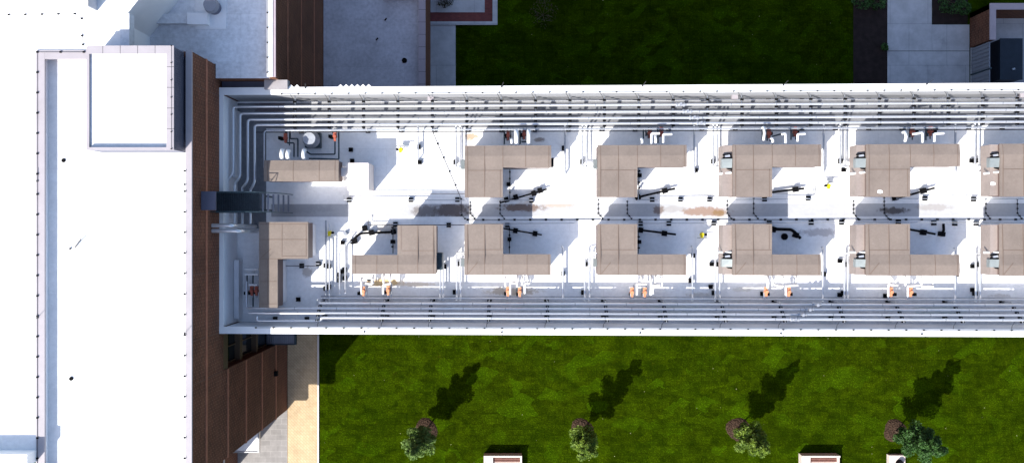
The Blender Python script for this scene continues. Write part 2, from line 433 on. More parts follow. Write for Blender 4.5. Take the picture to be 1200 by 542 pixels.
for z in (18.55, 14.65, 10.85, 7.1, 3.4):
    m = MB()
    if 3.6 < z < 15.5:
        m.box(X1-.02, X1+.035, Y0-.03, -8.9, z-.13, z+.13); m.box(X1-.02, X1+.035, -6.5, Y1+.03, z-.13, z+.13)
    else: m.box(X1-.02, X1+.035, Y0-.03, Y1+.03, z-.13, z+.13)
    m.build('stone_band', M['stone'], tb)
for y, z0 in ((-6.35, 15.6), (-8.87, 15.6), (8.5, 13.6), (3.2, 16.5), (-2.5, 16.5)):
    m = MB(); m.box(X1-.01, X1+.012, y-.03, y+.03, z0, 20.8); m.build('joint', M['joint'], tb)
# glazed slot by the middle building
m = MB(); m.box(RX+.004, RX+.05, -8.84, -6.61, 3.55, 15.4); gz = m.build('window', M['blue_glass'], tb)
m = MB()
m.box(RX+.052, X1-.03, -8.84, -6.61, 14.55, 15.48)
m.box(RX+.052, X1-.30, -8.84, -6.61, 10.7, 11.25); m.box(RX+.052, X1-.30, -8.84, -6.61, 7.1, 7.5)
for y in (-8.8, -7.72): m.box(RX+.052, RX+.14, y, y+.07, 3.55, 14.54)
m.build('frame', M['frame_brown'], gz)
# rooftop details
for (px, py) in ((75,188), (84,443)):
    x, y = P(px, py, DT); m = MB(); m.cyl((x,y,DT+.031), .12, .05, 14); m.build('roof_drain', M['black'], tb)

# penthouse box on it
XB0, YB0 = -500*.0475, (271-175)*.0475
XB1, YB1 = -18.9, 10.30
bb = thing('rooftop_penthouse', ((XB0+XB1)/2, (YB0+YB1)/2, DT), 'raised white roofed penthouse box with blue steel cladding on the tall brick building', 'penthouse')
m = MB()
m.box(XB0, XB1, YB0, YB1, DT+.04, 22.17)
for bx in ((XB0, XB0+.12, YB0+.002, YB1), (XB1-.3, XB1, YB0, YB1), (XB0+.12, XB1-.3, YB1-.3, YB1), (XB0+.12, XB1-.3, YB0, YB0+.12)): m.box(*bx, 22.17, 22.42 if bx[0] > XB0+.01 or bx[1] > XB0+.2 else 22.27)
n_ = 44   # ribs of the cladding
for i in range(n_):
    y = YB0+(YB1-YB0)*(i+.5)/n_; m.box(XB1, XB1+.025, y-.035, y+.035, DT+.3, 22.3)
m.build('wall', M['steel_wall'], bb)
m = MB(); m.box(XB0+.12, XB1-.3, YB0+.12, YB1-.3, 22.172, 22.19); m.build('roof', M['roof_white'], bb)
m = MB()
m.box(XB0-.03, XB0+.13, YB0-.03, YB1+.03, 22.272, 22.34); m.box(XB1-.34, XB1+.07, YB0-.03, YB1+.03, 22.422, 22.5)
m.box(XB0+.132, XB1-.342, YB1-.42, YB1+.03, 22.422, 22.496); m.box(XB0+.132, XB1-.342, YB0-.03, YB0+.12, 22.422, 22.496)
m.k = 1; m.extra = [M['wire']]
for i in range(1, 5):
    y = YB0+(YB1-YB0)*i/5; m.box(XB1-.35, XB1+.075, y-.012, y+.012, 22.45, 22.504)
    x = XB0+(XB1-XB0)*i/5; m.box(x-.012, x+.012, YB1-.43, YB1+.035, 22.45, 22.501)
m.build('coping', M['coping_grey'], bb)

# south wing of the tall building (steps, canopy) that shades the walk
sw = thing('south_wing', (-22, -17, 0), 'stepped brick wing at the south end of the tall building beside the paved walk', 'building')
m = MB(); m.box(-27.3, -22.5, -19.25, Y0-.003, 0, 8.7); m.box(-27.3, -20.65, -18.37, Y0-.003, 9.0, 20.9); m.build('wall', M['brick'], sw)
m = MB(); m.box(-24.0, -20.62, -19.7, Y0-.004, 8.702, 8.998); m.build('ledge', M['concrete_w'], sw)
cn = thing('entrance_canopy', (-20.4, -15.8, 0), 'small flat white canopy at the foot of the brick wing', 'canopy')
m = MB(); m.box(-22.4, -19.54, -17.0, Y0-.004, 3.95, 4.10); m.build('canopy_roof', M['coping'], cn)
m = MB(); m.box(-19.62, -19.50, -17.04, Y0-.03, 3.90, 4.16); m.box(-22.4, -19.62, -17.04, -16.96, 3.90, 4.16); m.build('edge_trim', M['galv'], cn)
# canopy in the slot
cn = thing('door_canopy', (-17.9, -7.7, 3.55), 'ribbed blue grey metal canopy tucked between the brick wall and the pipe deck', 'canopy')
m = MB(); m.box(RX+.1, -16.8, -8.72, -6.7, 3.62, 3.78)
for i in range(14): x = RX+.2+i*.165; m.box(x, x+.06, -8.7, -6.72, 3.78, 3.84)
m.build('canopy_roof', M['gate'], cn)
m = MB(); m.box(-16.86, -16.74, -8.76, -6.66, 3.56, 3.88); m.box(RX+.1, -16.86, -8.78, -8.72, 3.56, 3.88); m.build('edge_trim', M['steel_dark'], cn)
x, y = P(324.5, 436, 3.3)
m = MB(); m.box(X1+.002, X1+.25, y-.18, y+.18, 3.62, 4.0); m.hexa([(X1+.002,y-.14,3.5),(X1+.2,y-.14,3.5),(X1+.2,y+.14,3.5),(X1+.002,y+.14,3.5)], [(X1+.002,y-.17,3.618),(X1+.24,y-.17,3.618),(X1+.24,y+.17,3.618),(X1+.002,y+.17,3.618)])
tag(m.build('wall_lamp', M['black']), 'small black wall lamp low on the brick wall', 'lamp')

# ================================================================== WEST ROOF (beyond the tall building)
wz = 20.9
wb = thing('white_roof_building', (-40, 0, 0), 'broad building with blank white roof at the left edge, joined to the tall brick building', 'building')
pts = [(-75,-13.2), (X0-.003,-13.2), (X0-.003, Y1+.045), (P(142,0,wz)[0], Y1+.045), P(142, 25, wz), P(162, 0, wz), P(220,-72, wz), (-75, 22)]  # slanted edge shaped along a cast shadow line, standing in for it
m = MB(); m.prism(pts, 0, wz-.03); m.build('wall', M['coping'], wb)
m = MB(); m.prism(pts, wz-.03, wz); m.build('roof', M['roof_white'], wb)
a = P(0, 532, wz+1.05)
m = MB(); m.box(-75, X0-.01, -13.19, a[1], wz, wz+1.05); m.build('parapet', M['coping'], wb)
m = MB(); a = P(142, 16, wz); b = P(152, 52, wz); m.box(a[0]-.02, b[0], Y1+.05, a[1], wz-.6, wz+.06); m.build('edge_curb', M['roof_grey'], wb)
ph = thing('rooftop_block', (P(50,0,wz)[0], P(50,0,wz)[1], wz), 'low block with grey tiled coping on the white roof, top left corner', 'roof block')
c1 = P(102, 6.5, 22.1)
m = MB(); m.box(-60, c1[0], c1[1], 22, wz+.003, 22.01); m.build('wall', plain('pale_blue_panel', (.36,.38,.44), .6, var=.1), ph)
m = MB(); m.box(-60, c1[0]+.04, c1[1]-.04, c1[1]+.55, 22.012, 22.1); m.box(c1[0]-.15, c1[0]+.04, c1[1]+.552, 22, 22.012, 22.1); m.k = 1; m.extra = [M['coping_grey']]
for px in (11.5, 29.5, 48.5, 52.5, 67, 86): x = P(px, 0, 22.1)[0]; m.box(x-.012, x+.012, c1[1]-.045, c1[1]+.55, 22.05, 22.104)
m.build('coping', M['cream'], ph)

# ================================================================== NORTH WING
nx = -14.62
nb = thing('north_wing', (-18, 15, 0), 'dark brick wing with shaded grey roof above the pipe deck, beside the low roof', 'building')
pts = [(-26, Y1+.05), (X1-.5, Y1+.05), (X1-.5, 9.49), (nx, 9.49), (nx, 24), (-22, 24)]
pts = [(-24.2, Y1+.05), (-18.46, Y1+.05), (-18.40, Y1+.05), (-18.40, 9.49), (nx, 9.49), (nx, 24), (-24.2, 24)]
m = MB(); m.prism([(-24.2, Y1+.05), (-18.40, Y1+.05), (-18.40, 9.49), (nx, 9.49), (nx, 24), (-24.2, 24)], 0, NR-.03)
m.box(nx-.38, nx, 9.49, 24, NR-.03, 17.42)
m.build('wall', M['brick'], nb)
m = MB(); m.prism([(-24.2, Y1+.05), (-18.40, Y1+.05), (-18.40, 9.5), (nx-.4, 9.5), (nx-.4, 24), (-24.2, 24)], NR-.028, NR); m.build('roof', M['roof_grey'], nb)
m = MB(); m.box(nx-.46, nx-.12, 9.50, 24, 17.422, 17.5); m.build('coping', M['coping'], nb)
m = MB(); m.box(nx-.118, nx+.06, 9.50, 24, 17.36, 17.43); m.build('flashing', M['coping_lilac'], nb)
m = MB(); m.box(-18.40, nx-.02, 9.02, 9.488, 13.0, 15.9); m.build('ledge', M['steel_wall'], nb)
m = MB(); m.box(nx-.9, nx+.55, 8.9, 9.485, 15.95, 16.55); m.build('corner_box', plain('grey_box', (.30,.28,.29), .7), nb)
for z in (14.4, 10.8, 7.0):
    m = MB(); m.box(nx-.02, nx+.035, 9.5, 24, z-.08, z+.08); m.build('stone_band', M['stone'], nb)
# ducts and fan on that roof
dk = thing('roof_duct', (P(190,22,NR)[0], P(190,22,NR)[1], NR), 'pale L shaped low duct on the shaded north roof', 'duct')
m = MB(); zt = NR+.45
a = P(152.05, 16, zt); b = P(219, 27.5, zt); m.box(a[0], b[0], a[1], b[1], NR, zt)
m.build('duct_run', M['roof_grey'], dk)
a = P(219.1, 15, zt+.1); b = P(243, 28.5, zt+.1); m = MB(); m.box(a[0], b[0], a[1], b[1], NR, zt+.1); m.build('duct_end', M['parapet_white'], dk)
a = P(229, 0, NR+.06); b = P(265, 34, NR+.06); m = MB(); m.box(a[0], b[0], a[1], b[1], NR, NR+.06); m.build('curb', M['parapet_white'], dk)
fx, fy = P(252, 10, NR)
fn = thing('exhaust_fan', (fx, fy, NR+.06), 'round blue grey exhaust fan on the shaded north roof', 'exhaust fan')
m = MB(); m.cyl((fx,fy,NR+.062), .42, .55, 20); m.build('fan_housing', M['steel_wall'], fn)
m = MB(); m.cyl((fx,fy,NR+.612), .48, .32, 20, .40); m.build('fan_cap', M['gate'], fn)
x, y = P(177, 33.5, NR)
m = MB(); m.cyl((x,y,NR), .13, .35, 10); m.box(x-.16, x+.16, y-.16, y+.16, NR+.352, NR+.45); m.tube([(x-.02,y+.05,NR+.4),(x-.35,y+.28,NR+.4)], .04)
tag(m.build('roof_vent', M['black']), 'small black vent with a bent arm on the shaded north roof', 'vent')

# ================================================================== LOW ANNEX ROOF
lz = 4.0
lb = thing('low_annex', (-10.6, 14, 0), 'single storey annex with lavender grey flat roof between the brick wing and the dark lawn', 'building')
m = MB(); m.box(nx+.003, -6.68, 9.0, 24, 0, lz-.03); m.box(-7.0, -6.68, 9.0, 24, lz-.03, 4.42); m.build('wall', M['brick'], lb)
m = MB(); m.box(nx+.04, -7.0, 9.0, 24, lz-.028, lz); m.build('roof', M['roof_low'], lb)
m = MB(); m.box(-7.18, -6.64, 9.0, 24, 4.422, 4.5)
a = P(449, 1, 4.5); b = P(490, 1, 4.5); m.box(a[0], -7.182, a[1], a[1]+.4, 4.422, 4.496); m.k = 1; m.extra = [M['wire']]
for i in range(14): y = 9.4+i*.95; m.box(-7.185, -6.635, y-.012, y+.012, 4.44, 4.504)
m.build('coping', M['coping_lilac'], lb)
x, y = P(474, 71, lz); m = MB(); m.cyl((x,y,lz+.001), .2, .06, 16); m.build('roof_drain', M['black'], lb)
for px, py in ((452,23),(442,46)):
    x, y = P(px, py, lz); m = MB(); m.rbox((x,y,lz+.001), .22, .08, .1, .9); m.build('roof_clip', M['black'], lb)

# ================================================================== MIDDLE BUILDING
def quadM(m, px0, py0, px1, py1, zref, z0, z1):
    pts = [PM(px0,py0,zref), PM(px1,py0,zref), PM(px1,py1,zref), PM(px0,py1,zref)]
    return m.prism(pts, z0, z1)
XE = 1420
mb = thing('plant_building', (8, 0, 0), 'long building whose white roof deck carries the tan air handlers and silver pipes', 'building')
yo0, yi0, yi1, yo1 = 100.6, 109.4, 383.6, 392.0
xw = 600-(-X1-.002)/(H-PAR)*F
m = MB()
quadM(m, xw, yo0+.7, XE, yo1-.7, PAR, 0, DECK-.03)
quadM(m, xw, yo0+.7, XE, yi0-.3, PAR, DECK-.03, PAR-.08); quadM(m, xw, yi1+.3, XE, yo1-.7, PAR, DECK-.03, PAR-.08)
m.build('wall', M['brick'], mb)
m = MB(); quadM(m, xw+.1, yi0+.1, XE, yi1-.1, PAR, DECK-.028, DECK); m.build('roof', M['membrane'], mb)
m = MB(); quadM(m, 318, 238.8, XE, 253.6, DECK, DECK+.001, DECK+.012); m.build('walkway', M['walkway'], mb)
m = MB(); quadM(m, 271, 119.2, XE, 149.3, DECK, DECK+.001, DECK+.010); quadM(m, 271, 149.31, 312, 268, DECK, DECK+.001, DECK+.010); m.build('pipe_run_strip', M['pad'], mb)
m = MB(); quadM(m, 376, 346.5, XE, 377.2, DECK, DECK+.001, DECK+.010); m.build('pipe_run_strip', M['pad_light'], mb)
m = MB()
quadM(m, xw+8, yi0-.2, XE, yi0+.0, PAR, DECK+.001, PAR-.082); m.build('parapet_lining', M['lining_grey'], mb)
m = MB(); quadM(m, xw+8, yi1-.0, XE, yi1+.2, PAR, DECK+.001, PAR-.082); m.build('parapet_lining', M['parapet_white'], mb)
m = MB()
quadM(m, xw+.2, yi0+.2, xw+4.6, yi1-.2, PAR, DECK+.001, PAR-.084)
m.build('parapet_lining', M['parapet_white'], mb)
m = MB(); quadM(m, xw, yo0, XE, yi0, PAR, PAR-.078, PAR); quadM(m, xw, yi1, XE, yo1, PAR, PAR-.078, PAR)
quadM(m, xw+.1, yi0+.05, xw+5.0, yi1-.05, PAR, PAR-.078, PAR-.004); m.build('coping', M['coping'], mb)
m = MB()
quadM(m, xw+5.2, 122.5, xw+8.6, 205, PAR, DECK+.001, 14.6); m.build('cant_strip', M['curb'], mb); m = MB(); quadM(m, xw+5.2, 306, xw+11, 378, PAR, DECK+.001, 14.3); m.build('cant_strip', M['curb'], mb)
# small lids standing on the north parapet ledge
for px in (501, 858, 1196):
    m = MB(); quadM(m, px, 112.5, px+7, 117.2, DECK+1.7, DECK+1.4, DECK+1.7); m.build('scupper_box', M['coping_grey'], mb)
# small white zigzag teeth added along the north edge
for px in [338, 345] + [396+6.6*i for i in range(6)]:
    a = PM(px, yo0-.1, PAR); b = PM(px+6, yo0-.1, PAR); c_ = PM(px+3, yo0-3.0, PAR)
    m = MB(); m.prism([a, b, c_], PAR-.05, PAR-.008); m.build('zigzag_tooth', M['coping'], mb)

# ------------------------------------------------------------------ cables with clips
clip_bm = None
def cable(name, pts, label, cat='cable', gap=1.0, r=.018, group=None, proj=PM, clip=.065, mat='wire', ends=True):
    """pts: (px,py,z) list"""
    w = [Vector((*proj(a, b, z), z)) for a, b, z in pts]
    org = (w[0].x, w[0].y, w[0].z)
    root = thing(name, org, label, cat, group)
    m = MB(); m.tube([p+Vector((0,0,.03)) for p in w], r, 6); m.build('wire', M[mat], root)
    cm = MB(); cm.box(org[0]-clip, org[0]+clip, org[1]-clip*.8, org[1]+clip*.8, org[2], org[2]+.07)
    src = cm.build('clip', M['black'], root)
    first = True; acc = 0
    for a, b in zip(w[:-1], w[1:]):
        L = (b-a).length; n = max(1, int(round(L/gap)))
        for i in range(n+1 if b is w[-1] else n):
            p = a+(b-a)*(i/n)-Vector(org)
            if first: o = src; first = False
            else:
                o = src.copy(); COL.objects.link(o); o.parent = root
            o.location = p
            acc += 1
            if acc > 95: break
    return root

z = PAR
cable('lightning_cable', [(330,108.6,z),(1350,108.6,z)], 'thin clipped lightning cable along the inner edge of the north parapet', gap=1.05, clip=.04, r=.012)
cable('lightning_cable', [(300,384.6,z),(1350,384.6,z)], 'thin clipped lightning cable along the inner edge of the south parapet', gap=1.1, clip=.05, r=.012)
cable('lightning_cable', [(216.5,200,TALL),(216.5,560,TALL)], 'clipped lightning cable on the east coping of the tall brick building', gap=1.15, proj=P, clip=.055, r=.012)
cable('lightning_cable', [(98.5,61.2,TALL),(44,61.2,TALL),(44,560,TALL)], 'clipped lightning cable round the west coping of the tall brick building', gap=1.15, proj=P, clip=.055, r=.014)
cable('lightning_cable', [(10.5,17.5,wz),(88,16.5,wz),(96,22,wz),(96.5,42,wz),(97.5,52.5,wz)], 'thin cable with dark clips curving across the white roof, upper left', gap=.95, proj=P, clip=.05, r=.01)
cable('lightning_cable', [(313.6,85,17.5),(313.6,-20,17.5)], 'thin cable on the white coping of the north wing', gap=.95, proj=P, clip=.04, r=.012)
cable('lightning_cable', [(201,174.5,22.5),(201,53.5,22.5)], 'thin cable on the east coping of the penthouse box', gap=.9, proj=P, clip=.03, r=.01)
cable('lightning_cable', [(103.5,62,22.19),(103.5,168,22.19)], 'thin cable along the shaded west side of the penthouse roof', gap=1.2, proj=P, clip=.04, r=.018)
cable('conductor_cable', [(548,257.2,DECK),(1300,257.2,DECK)], 'long dark cable with evenly spaced clips along the middle of the deck', gap=1.03, clip=.075, r=.018)
cable('conductor_cable', [(506,152,DECK),(540.5,233,DECK),(541,252,DECK),(545,256,DECK)], 'thin slanting cable with clips crossing the white deck beside the second bay', gap=.95, clip=.06, r=.016)
k = 0
for x, y0 in ((551,237),(586,236),(701,234),(735,236),(852,236),(883,233),(1000,236),(1036,232),(1155,234),(1192,234)):
    k += 1
    cable('conductor_cable', [(x,y0,DECK),(x,250,DECK),(x+5,256,DECK)],
          'short curved clipped cable crossing the grey walkway, number %s from the left' % ('one two three four five six seven eight nine ten'.split()[k-1]),
          gap=.28, clip=.05, group='short cables crossing the walkway')
# hooks from north and south parapet to the pipe supports
def hook(px, row):
    z0 = PAR+.02
    if row == 'n': p = [(px-5, 109.5, z0), (px-3, 112.5, z0-.1), (px-1.5, 116, 14.8), (px, 118.5, 14.3)]
    else: p = [(px-3, 383, z0), (px-2.5, 379, z0-.2), (px-.8, 377, 14.8), (px, 375, 14.3)]
    w = [Vector((*PM(a,b,z), z)) for a,b,z in p]
    m = MB(); m.tube(fillet(w, .1), .016, 5)
    lab = 'thin hooked bonding wire from the north parapet to a pipe support' if row == 'n' else 'thin hooked bonding wire from the south parapet to a pipe support'
    tag(m.build('bonding_wire', M['wire']), lab, 'wire', 'bonding wires along the %s parapet' % ('north' if row == 'n' else 'south'))

# air terminals (thin rods)
def rod(px, py, z, proj=P, lean=(0,0)):
    x, y = proj(px, py, z); m = MB(); m.cyl((x,y,z), .06, .05, 8); m.tube([(x,y,z+.05),(x+lean[0],y+lean[1],z+.6)], .014, 5)
    return m
for i, (px, py, z, pr) in enumerate([(44,212,TALL,P),(44,372,TALL,P),(216.5,216,TALL,P),(216.5,390,TALL,P)]):
    tag(rod(px,py,z,pr,((-.35,.3),(.3,.3))[i%2]).build('air_terminal', M['wire']), 'thin leaning lightning rod on the %s coping of the tall building, %s one' % (('west','east')[i//2], ('upper','lower')[i%2]), 'lightning rod', 'lightning rods of the tall building')
for i, px in enumerate((358, 588, 753, 918, 1086)):
    tag(rod(px, 101.5, PAR, PM, (.12,.18)).build('air_terminal', M['wire']), 'short lightning rod on the north parapet, %s from the left' % ('first second third fourth fifth'.split()[i]), 'lightning rod', 'lightning rods of the north parapet')
for i, px in enumerate((427, 588, 750, 915, 1080)):
    tag(rod(px, 389, PAR, PM, (.05,-.12)).build('air_terminal', M['wire']), 'short lightning rod on the south parapet, %s from the left' % ('first second third fourth fifth'.split()[i]), 'lightning rod', 'lightning rods of the south parapet')

# ------------------------------------------------------------------ long pipe runs
def pipe(pts, r, label, mat='alu', proj=PM, name='pipe', fl=.25, couplings=0, inline=()):
    w = [Vector((*proj(a,b,z), z)) for a,b,z in pts]
    path = fillet(w, fl)
    org = (w[0].x, w[0].y, w[0].z)
    root = thing(name, org, label, 'pipe')
    m = MB(); m.tube(path, r, 10); m.build('jacket', M[mat], root)
    if couplings:
        d = (w[-1]-w[-2]).normalized(); L = (w[-1]-w[-2]).length
        s = couplings; first = None
        while s < L:
            p = w[-2]+d*s; s += couplings
            if first is None:
                m = MB(); m.tube([p-d*.03, p+d*.03], r+.008, 10); first = m.build('coupling', M['galv'], root); fp = p
            else:
                o = first.copy(); COL.objects.link(o); o.parent = root; o.location = p-fp
    for ix in inline:
        p = Vector((*proj(ix, pts[-1][1], pts[-1][2]), pts[-1][2]))
        m = MB(); m.tube([p+Vector((-.28,0,0)), p+Vector((-.2,0,0))], r+.07, 10); m.tube([p+Vector((.2,0,0)), p+Vector((.28,0,0))], r+.07, 10); m.tube([p+Vector((-.2,0,0)), p+Vector((.2,0,0))], r+.03, 10); m.rbox((p.x,p.y,p.z), .16,.16,.3, .4)
        m.build('inline_valve', M['alu_dark'], root)
    return root
RP = RACK
nys = [123.5, 131.5, 138.8, 145.2]
ord_ = ['first', 'second', 'third', 'fourth']
xl = [273.5, 281.5, 290.5, 298.5]; xj = [266.5, 275, 284, 293.5]
for i, (y, a, b) in enumerate(zip(nys, xl, xj)):
    yb = [202, 206, 211, 213][i]
    pipe([(b, 262, RP-.05), (b, 220, RP-.05), (b, yb+9, RP-.05), (a, yb, RP), (a, y+8, RP), (a, y, RP), (1400, y, RP)], .082,
         'long silver pipe, %s from the north parapet, bending at its left end' % ord_[i], couplings=2.9+.37*i, inline=[797+8*i])
pipe([(309.5, 196, RP-.1), (309.5, 151.6, RP), (1400, 151.6, RP)], .055, 'thinnest long pipe of the north run, nearest the air handlers', mat='alu_dark')
pipe([(300, 153.8, RP-.3), (1400, 154.4, RP-.3)], .03, 'very thin dark conduit just south of the north pipe run', mat='wire')
sys_ = [349.6, 355.8, 361.4, 367.3, 372.6]; sx = [372, 374, 288, 292, 300]
SZ = [14.50, 14.98, 15.30, 15.62, 15.86]     # the run climbs towards the parapet on its stepped frames
for i, (y, a) in enumerate(zip(sys_, sx)):
    z = SZ[i]
    pts = [(a, y, z), (1400, y, z)]
    if i == 0: pts = [(372, 360, z-.05), (372, y, z), (1400, y, z)]
    if i == 2: pts = [(289, 330, z-.3), (289, 361.4, z-.05), (296, 361.8, z), (1400, y, z)]
    if i == 4: pts = [(301, 371, z-.1), (301, 376.5, z-.1), (376.5, 376.5, z-.1), (376.5, 372.6, z), (1400, 372.6, z)]
    pipe(pts, (.05, .085, .085, .085, .085)[i], 'long silver pipe, %s up from the south parapet' % (['fifth and thinnest','fourth','third','second','first'][i]), couplings=(0, 3.3, 2.7, 3.1, 3.6)[i], fl=.14, inline=([], [957], [948], [940], [931])[i])

# supports of the runs
def support(x, ys, name_row, zs, z0=DECK):
    P3 = [Vector((*PM(x, y_, z_), z_)) for y_, z_ in zip(ys, zs)]
    xc = P3[0].x; org = (xc, P3[0].y, z0)
    root = thing('pipe_support', org, 'galvanised pipe support frame under the %s pipe run' % name_row, 'pipe support', 'support frames under the %s pipe run' % name_row)
    d = (P3[-1]-P3[0]).normalized(); off = Vector((0,0,-.15))
    e0 = P3[0]+off-d*.28; e1 = P3[-1]+off+d*.28
    m = MB(); m.tube([(xc,e0.y,e0.z),(xc,e1.y,e1.z)], .045, 4); m.build('crossbar', M['galv'], root)
    for e in (e0+d*.06, e1-d*.06):
        m = MB(); m.box(xc-.035, xc+.035, e.y-.035, e.y+.035, z0+.12, e.z-.05); m.build('post', M['galv'], root)
        m = MB(); m.box(xc-.15, xc+.15, e.y-.11, e.y+.11, z0+.014, z0+.12); m.build('rubber_foot', M['black'], root)
    for (y_, z_) in zip(ys, zs):
        yy = PM(x, y_+3.0, z_)[1]
        m = MB(); m.box(xc-.10, xc+.10, yy-.055, yy+.055, z_-.11, z_+.02); m.build('pipe_clamp', M['black'], root)
    return root, org
sup, so = support(547, [118.0-3.2]+nys, 'north', [RP]*5); 
for k in range(-5, 19):
    px = 547+40.35*k
    if px > 1330: break
    if k:
        x, y = PM(px, 114.8, RP)[0], PM(px, 114.8, RP)[1]
        copy_tree(sup, (x, y, DECK))
    if px > 330: hook(px, 'n')
sup2, so2 = support(573, sys_[1:], 'south', SZ[1:])
for px in [375, 449.6, 504.8] + [573+68.4*k for k in range(1, 11)]:
    x, y = PM(px, sys_[1], SZ[1])
    copy_tree(sup2, (x, y, DECK)); hook(px, 's')
hook(573, 's')

# ------------------------------------------------------------------ air handlers
def handler(name, label, rects, ridge, seams_v, seams_h, bevel_w=None, south=True, h0=14.95, group='tan air handlers on the deck'):
    """rects: [(px0,py0,px1,py1)] plan at the cover height; the ridge is a py line"""
    xs = [r[0] for r in rects]+[r[2] for r in rects]; ys = [r[1] for r in rects]+[r[3] for r in rects]
    cx, cy = PM((min(xs)+max(xs))/2, (min(ys)+max(ys))/2, UT)
    root = thing(name, (cx,cy,DECK), label, 'air handler', group)
    def zt(py):
        if ridge is None: return UT
        d = (py-ridge)
        if d < 0: return UT-min(.09, -d*.0075)
        return UT-min(.035, d*.0026)
    casing = MB(); curb = MB(); cover = MB(); seam = MB()
    for (a,b,c,d) in rects:
        q = lambda x,y,z: (*PM(x,y,z), z) if False else (*PM(x,y,UT), z)
        ins = .8
        casing.prism([PM(a+ins,b+ins,UT), PM(c-ins,b+ins,UT), PM(c-ins,d-ins,UT), PM(a+ins,d-ins,UT)], h0, UT-.16)
        curb.prism([PM(a+3,b+3,UT), PM(c-3,b+3,UT), PM(c-3,d-3,UT), PM(a+3,d-3,UT)], DECK+.002, h0-.002)
        cuts = [b]+([ridge] if ridge is not None and b < ridge-.5 and ridge+.5 < d else [])+[d]
        for y0, y1 in zip(cuts[:-1], cuts[1:]):
            bt = [q(a,y1,UT-.158), q(c,y1,UT-.158), q(c,y0,UT-.158), q(a,y0,UT-.158)]
            tp = [q(a,y1,zt(y1)), q(c,y1,zt(y1)), q(c,y0,zt(y0)), q(a,y0,zt(y0))]
            cover.hexa(bt, tp)
    casing.build('casing', M['tan_wall'], root); curb.build('base_curb', M['curb'], root)
    seam = cover; cover.k = 1; cover.extra = [M['tan_seam']]
    def line(x0,y0,x1,y1,w=.32):
        steps = [ (x0,y0) ]
        if ridge is not None and min(y0,y1) < ridge-.1 and max(y0,y1) > ridge+.1 and abs(y1-y0) > .1:
            t = (ridge-y0)/(y1-y0); steps.append((x0+(x1-x0)*t, ridge))
        steps.append((x1,y1))
        for (xa,ya),(xb,yb) in zip(steps[:-1], steps[1:]):
            L = math.hypot(xb-xa, yb-ya); nx_, ny_ = -(yb-ya)/L*w, (xb-xa)/L*w
            c4 = [(xa+nx_,ya+ny_),(xa-nx_,ya-ny_),(xb-nx_,yb-ny_),(xb+nx_,yb+ny_)]
            pts = [PM(x,y,UT) for x,y in c4]; zz = [zt(ya),zt(ya),zt(yb),zt(yb)]
            A = sum(pts[i][0]*pts[(i+1)%4][1]-pts[(i+1)%4][0]*pts[i][1] for i in range(4))
            if A < 0: pts = pts[::-1]; zz = zz[::-1]
            seam.hexa([(*p, z_-.01) for p, z_ in zip(pts, zz)], [(*p, z_+.012) for p, z_ in zip(pts, zz)])
    for s_ in seams_v: line(s_[0], s_[1]+.6, s_[0], s_[2]-.6)
    for s_ in seams_h: line(s_[0]+.6, s_[1], s_[2]-.6, s_[1])
    for s_ in (bevel_w or []): line(*s_, w=.35)
    cover.build('cover', M['tan'], root)
    return root

def side_kit(root, px, y0, y1, hood_y, big, lower):
    """west side cabinet with its hood"""
    if big:
        m = MB(); zc = 16.02
        m.prism([PM(px-12.0,y0+1,zc), PM(px-.2,y0+1,zc), PM(px-.2,y1-1,zc), PM(px-12.0,y1-1,zc)], h0_ := 14.9, zc)
        # notch for the hood
        m.build('side_cabinet', M['tan_light'], root)
        m = MB(); a0, a1 = hood_y
        hz = zc+.02
        p = [PM(px-13.4,a1,hz), PM(px-2.2,a1,hz), PM(px-2.2,a0,hz), PM(px-13.4,a0,hz)]
        m.hexa([(*q, hz-.3) for q in p], [(*p[0],hz+.05),(*p[1],hz+.22),(*p[2],hz+.30),(*p[3],hz+.10)])
        m.build('intake_hood', M['hood'], root)
        for yy in (a0-5.5, a0-2.3):
            m = MB(); m.prism([PM(px-12,yy,hz), PM(px-3,yy-.8,hz), PM(px-2.4,yy+1.4,hz), PM(px-12,yy+1.8,hz)], hz-.05, hz+.13); m.build('louvre', M['black'], root)
        m = MB(); m.prism([PM(px-8,a1+.4,hz), PM(px-1.5,a1+.4,hz), PM(px-1.2,a1+2.4,hz), PM(px-6,a1+1.7,hz)], hz-.05, hz+.12)
        m.build('louvre', M['black'], root)
        m = MB(); yy = a0-4.0
        m.prism([PM(px-10,yy,hz), PM(px-4.5,yy-.8,hz), PM(px-4,yy+1.6,hz), PM(px-10,yy+2,hz)], hz-.02, hz+.16); m.build('louvre_frame', M['alu'], root)
        m = MB(); w = [Vector((*PM(px-20,a1+7 if not lower else a0-8,hz-.3), hz-.3)), Vector((*PM(px-2,a1+5 if not lower else a0-8,hz+.02), hz+.06))]
        m.tube(w, .07, 8); m.build('white_pipe', M['whitepipe'], root)
    else:
        m = MB(); zc = 15.5; a0, a1 = hood_y
        m.prism([PM(px-4.5,a0,zc), PM(px-.2,a0,zc), PM(px-.2,a1,zc), PM(px-4.5,a1,zc)], 14.7, zc); m.build('intake_hood', M['hood'], root)

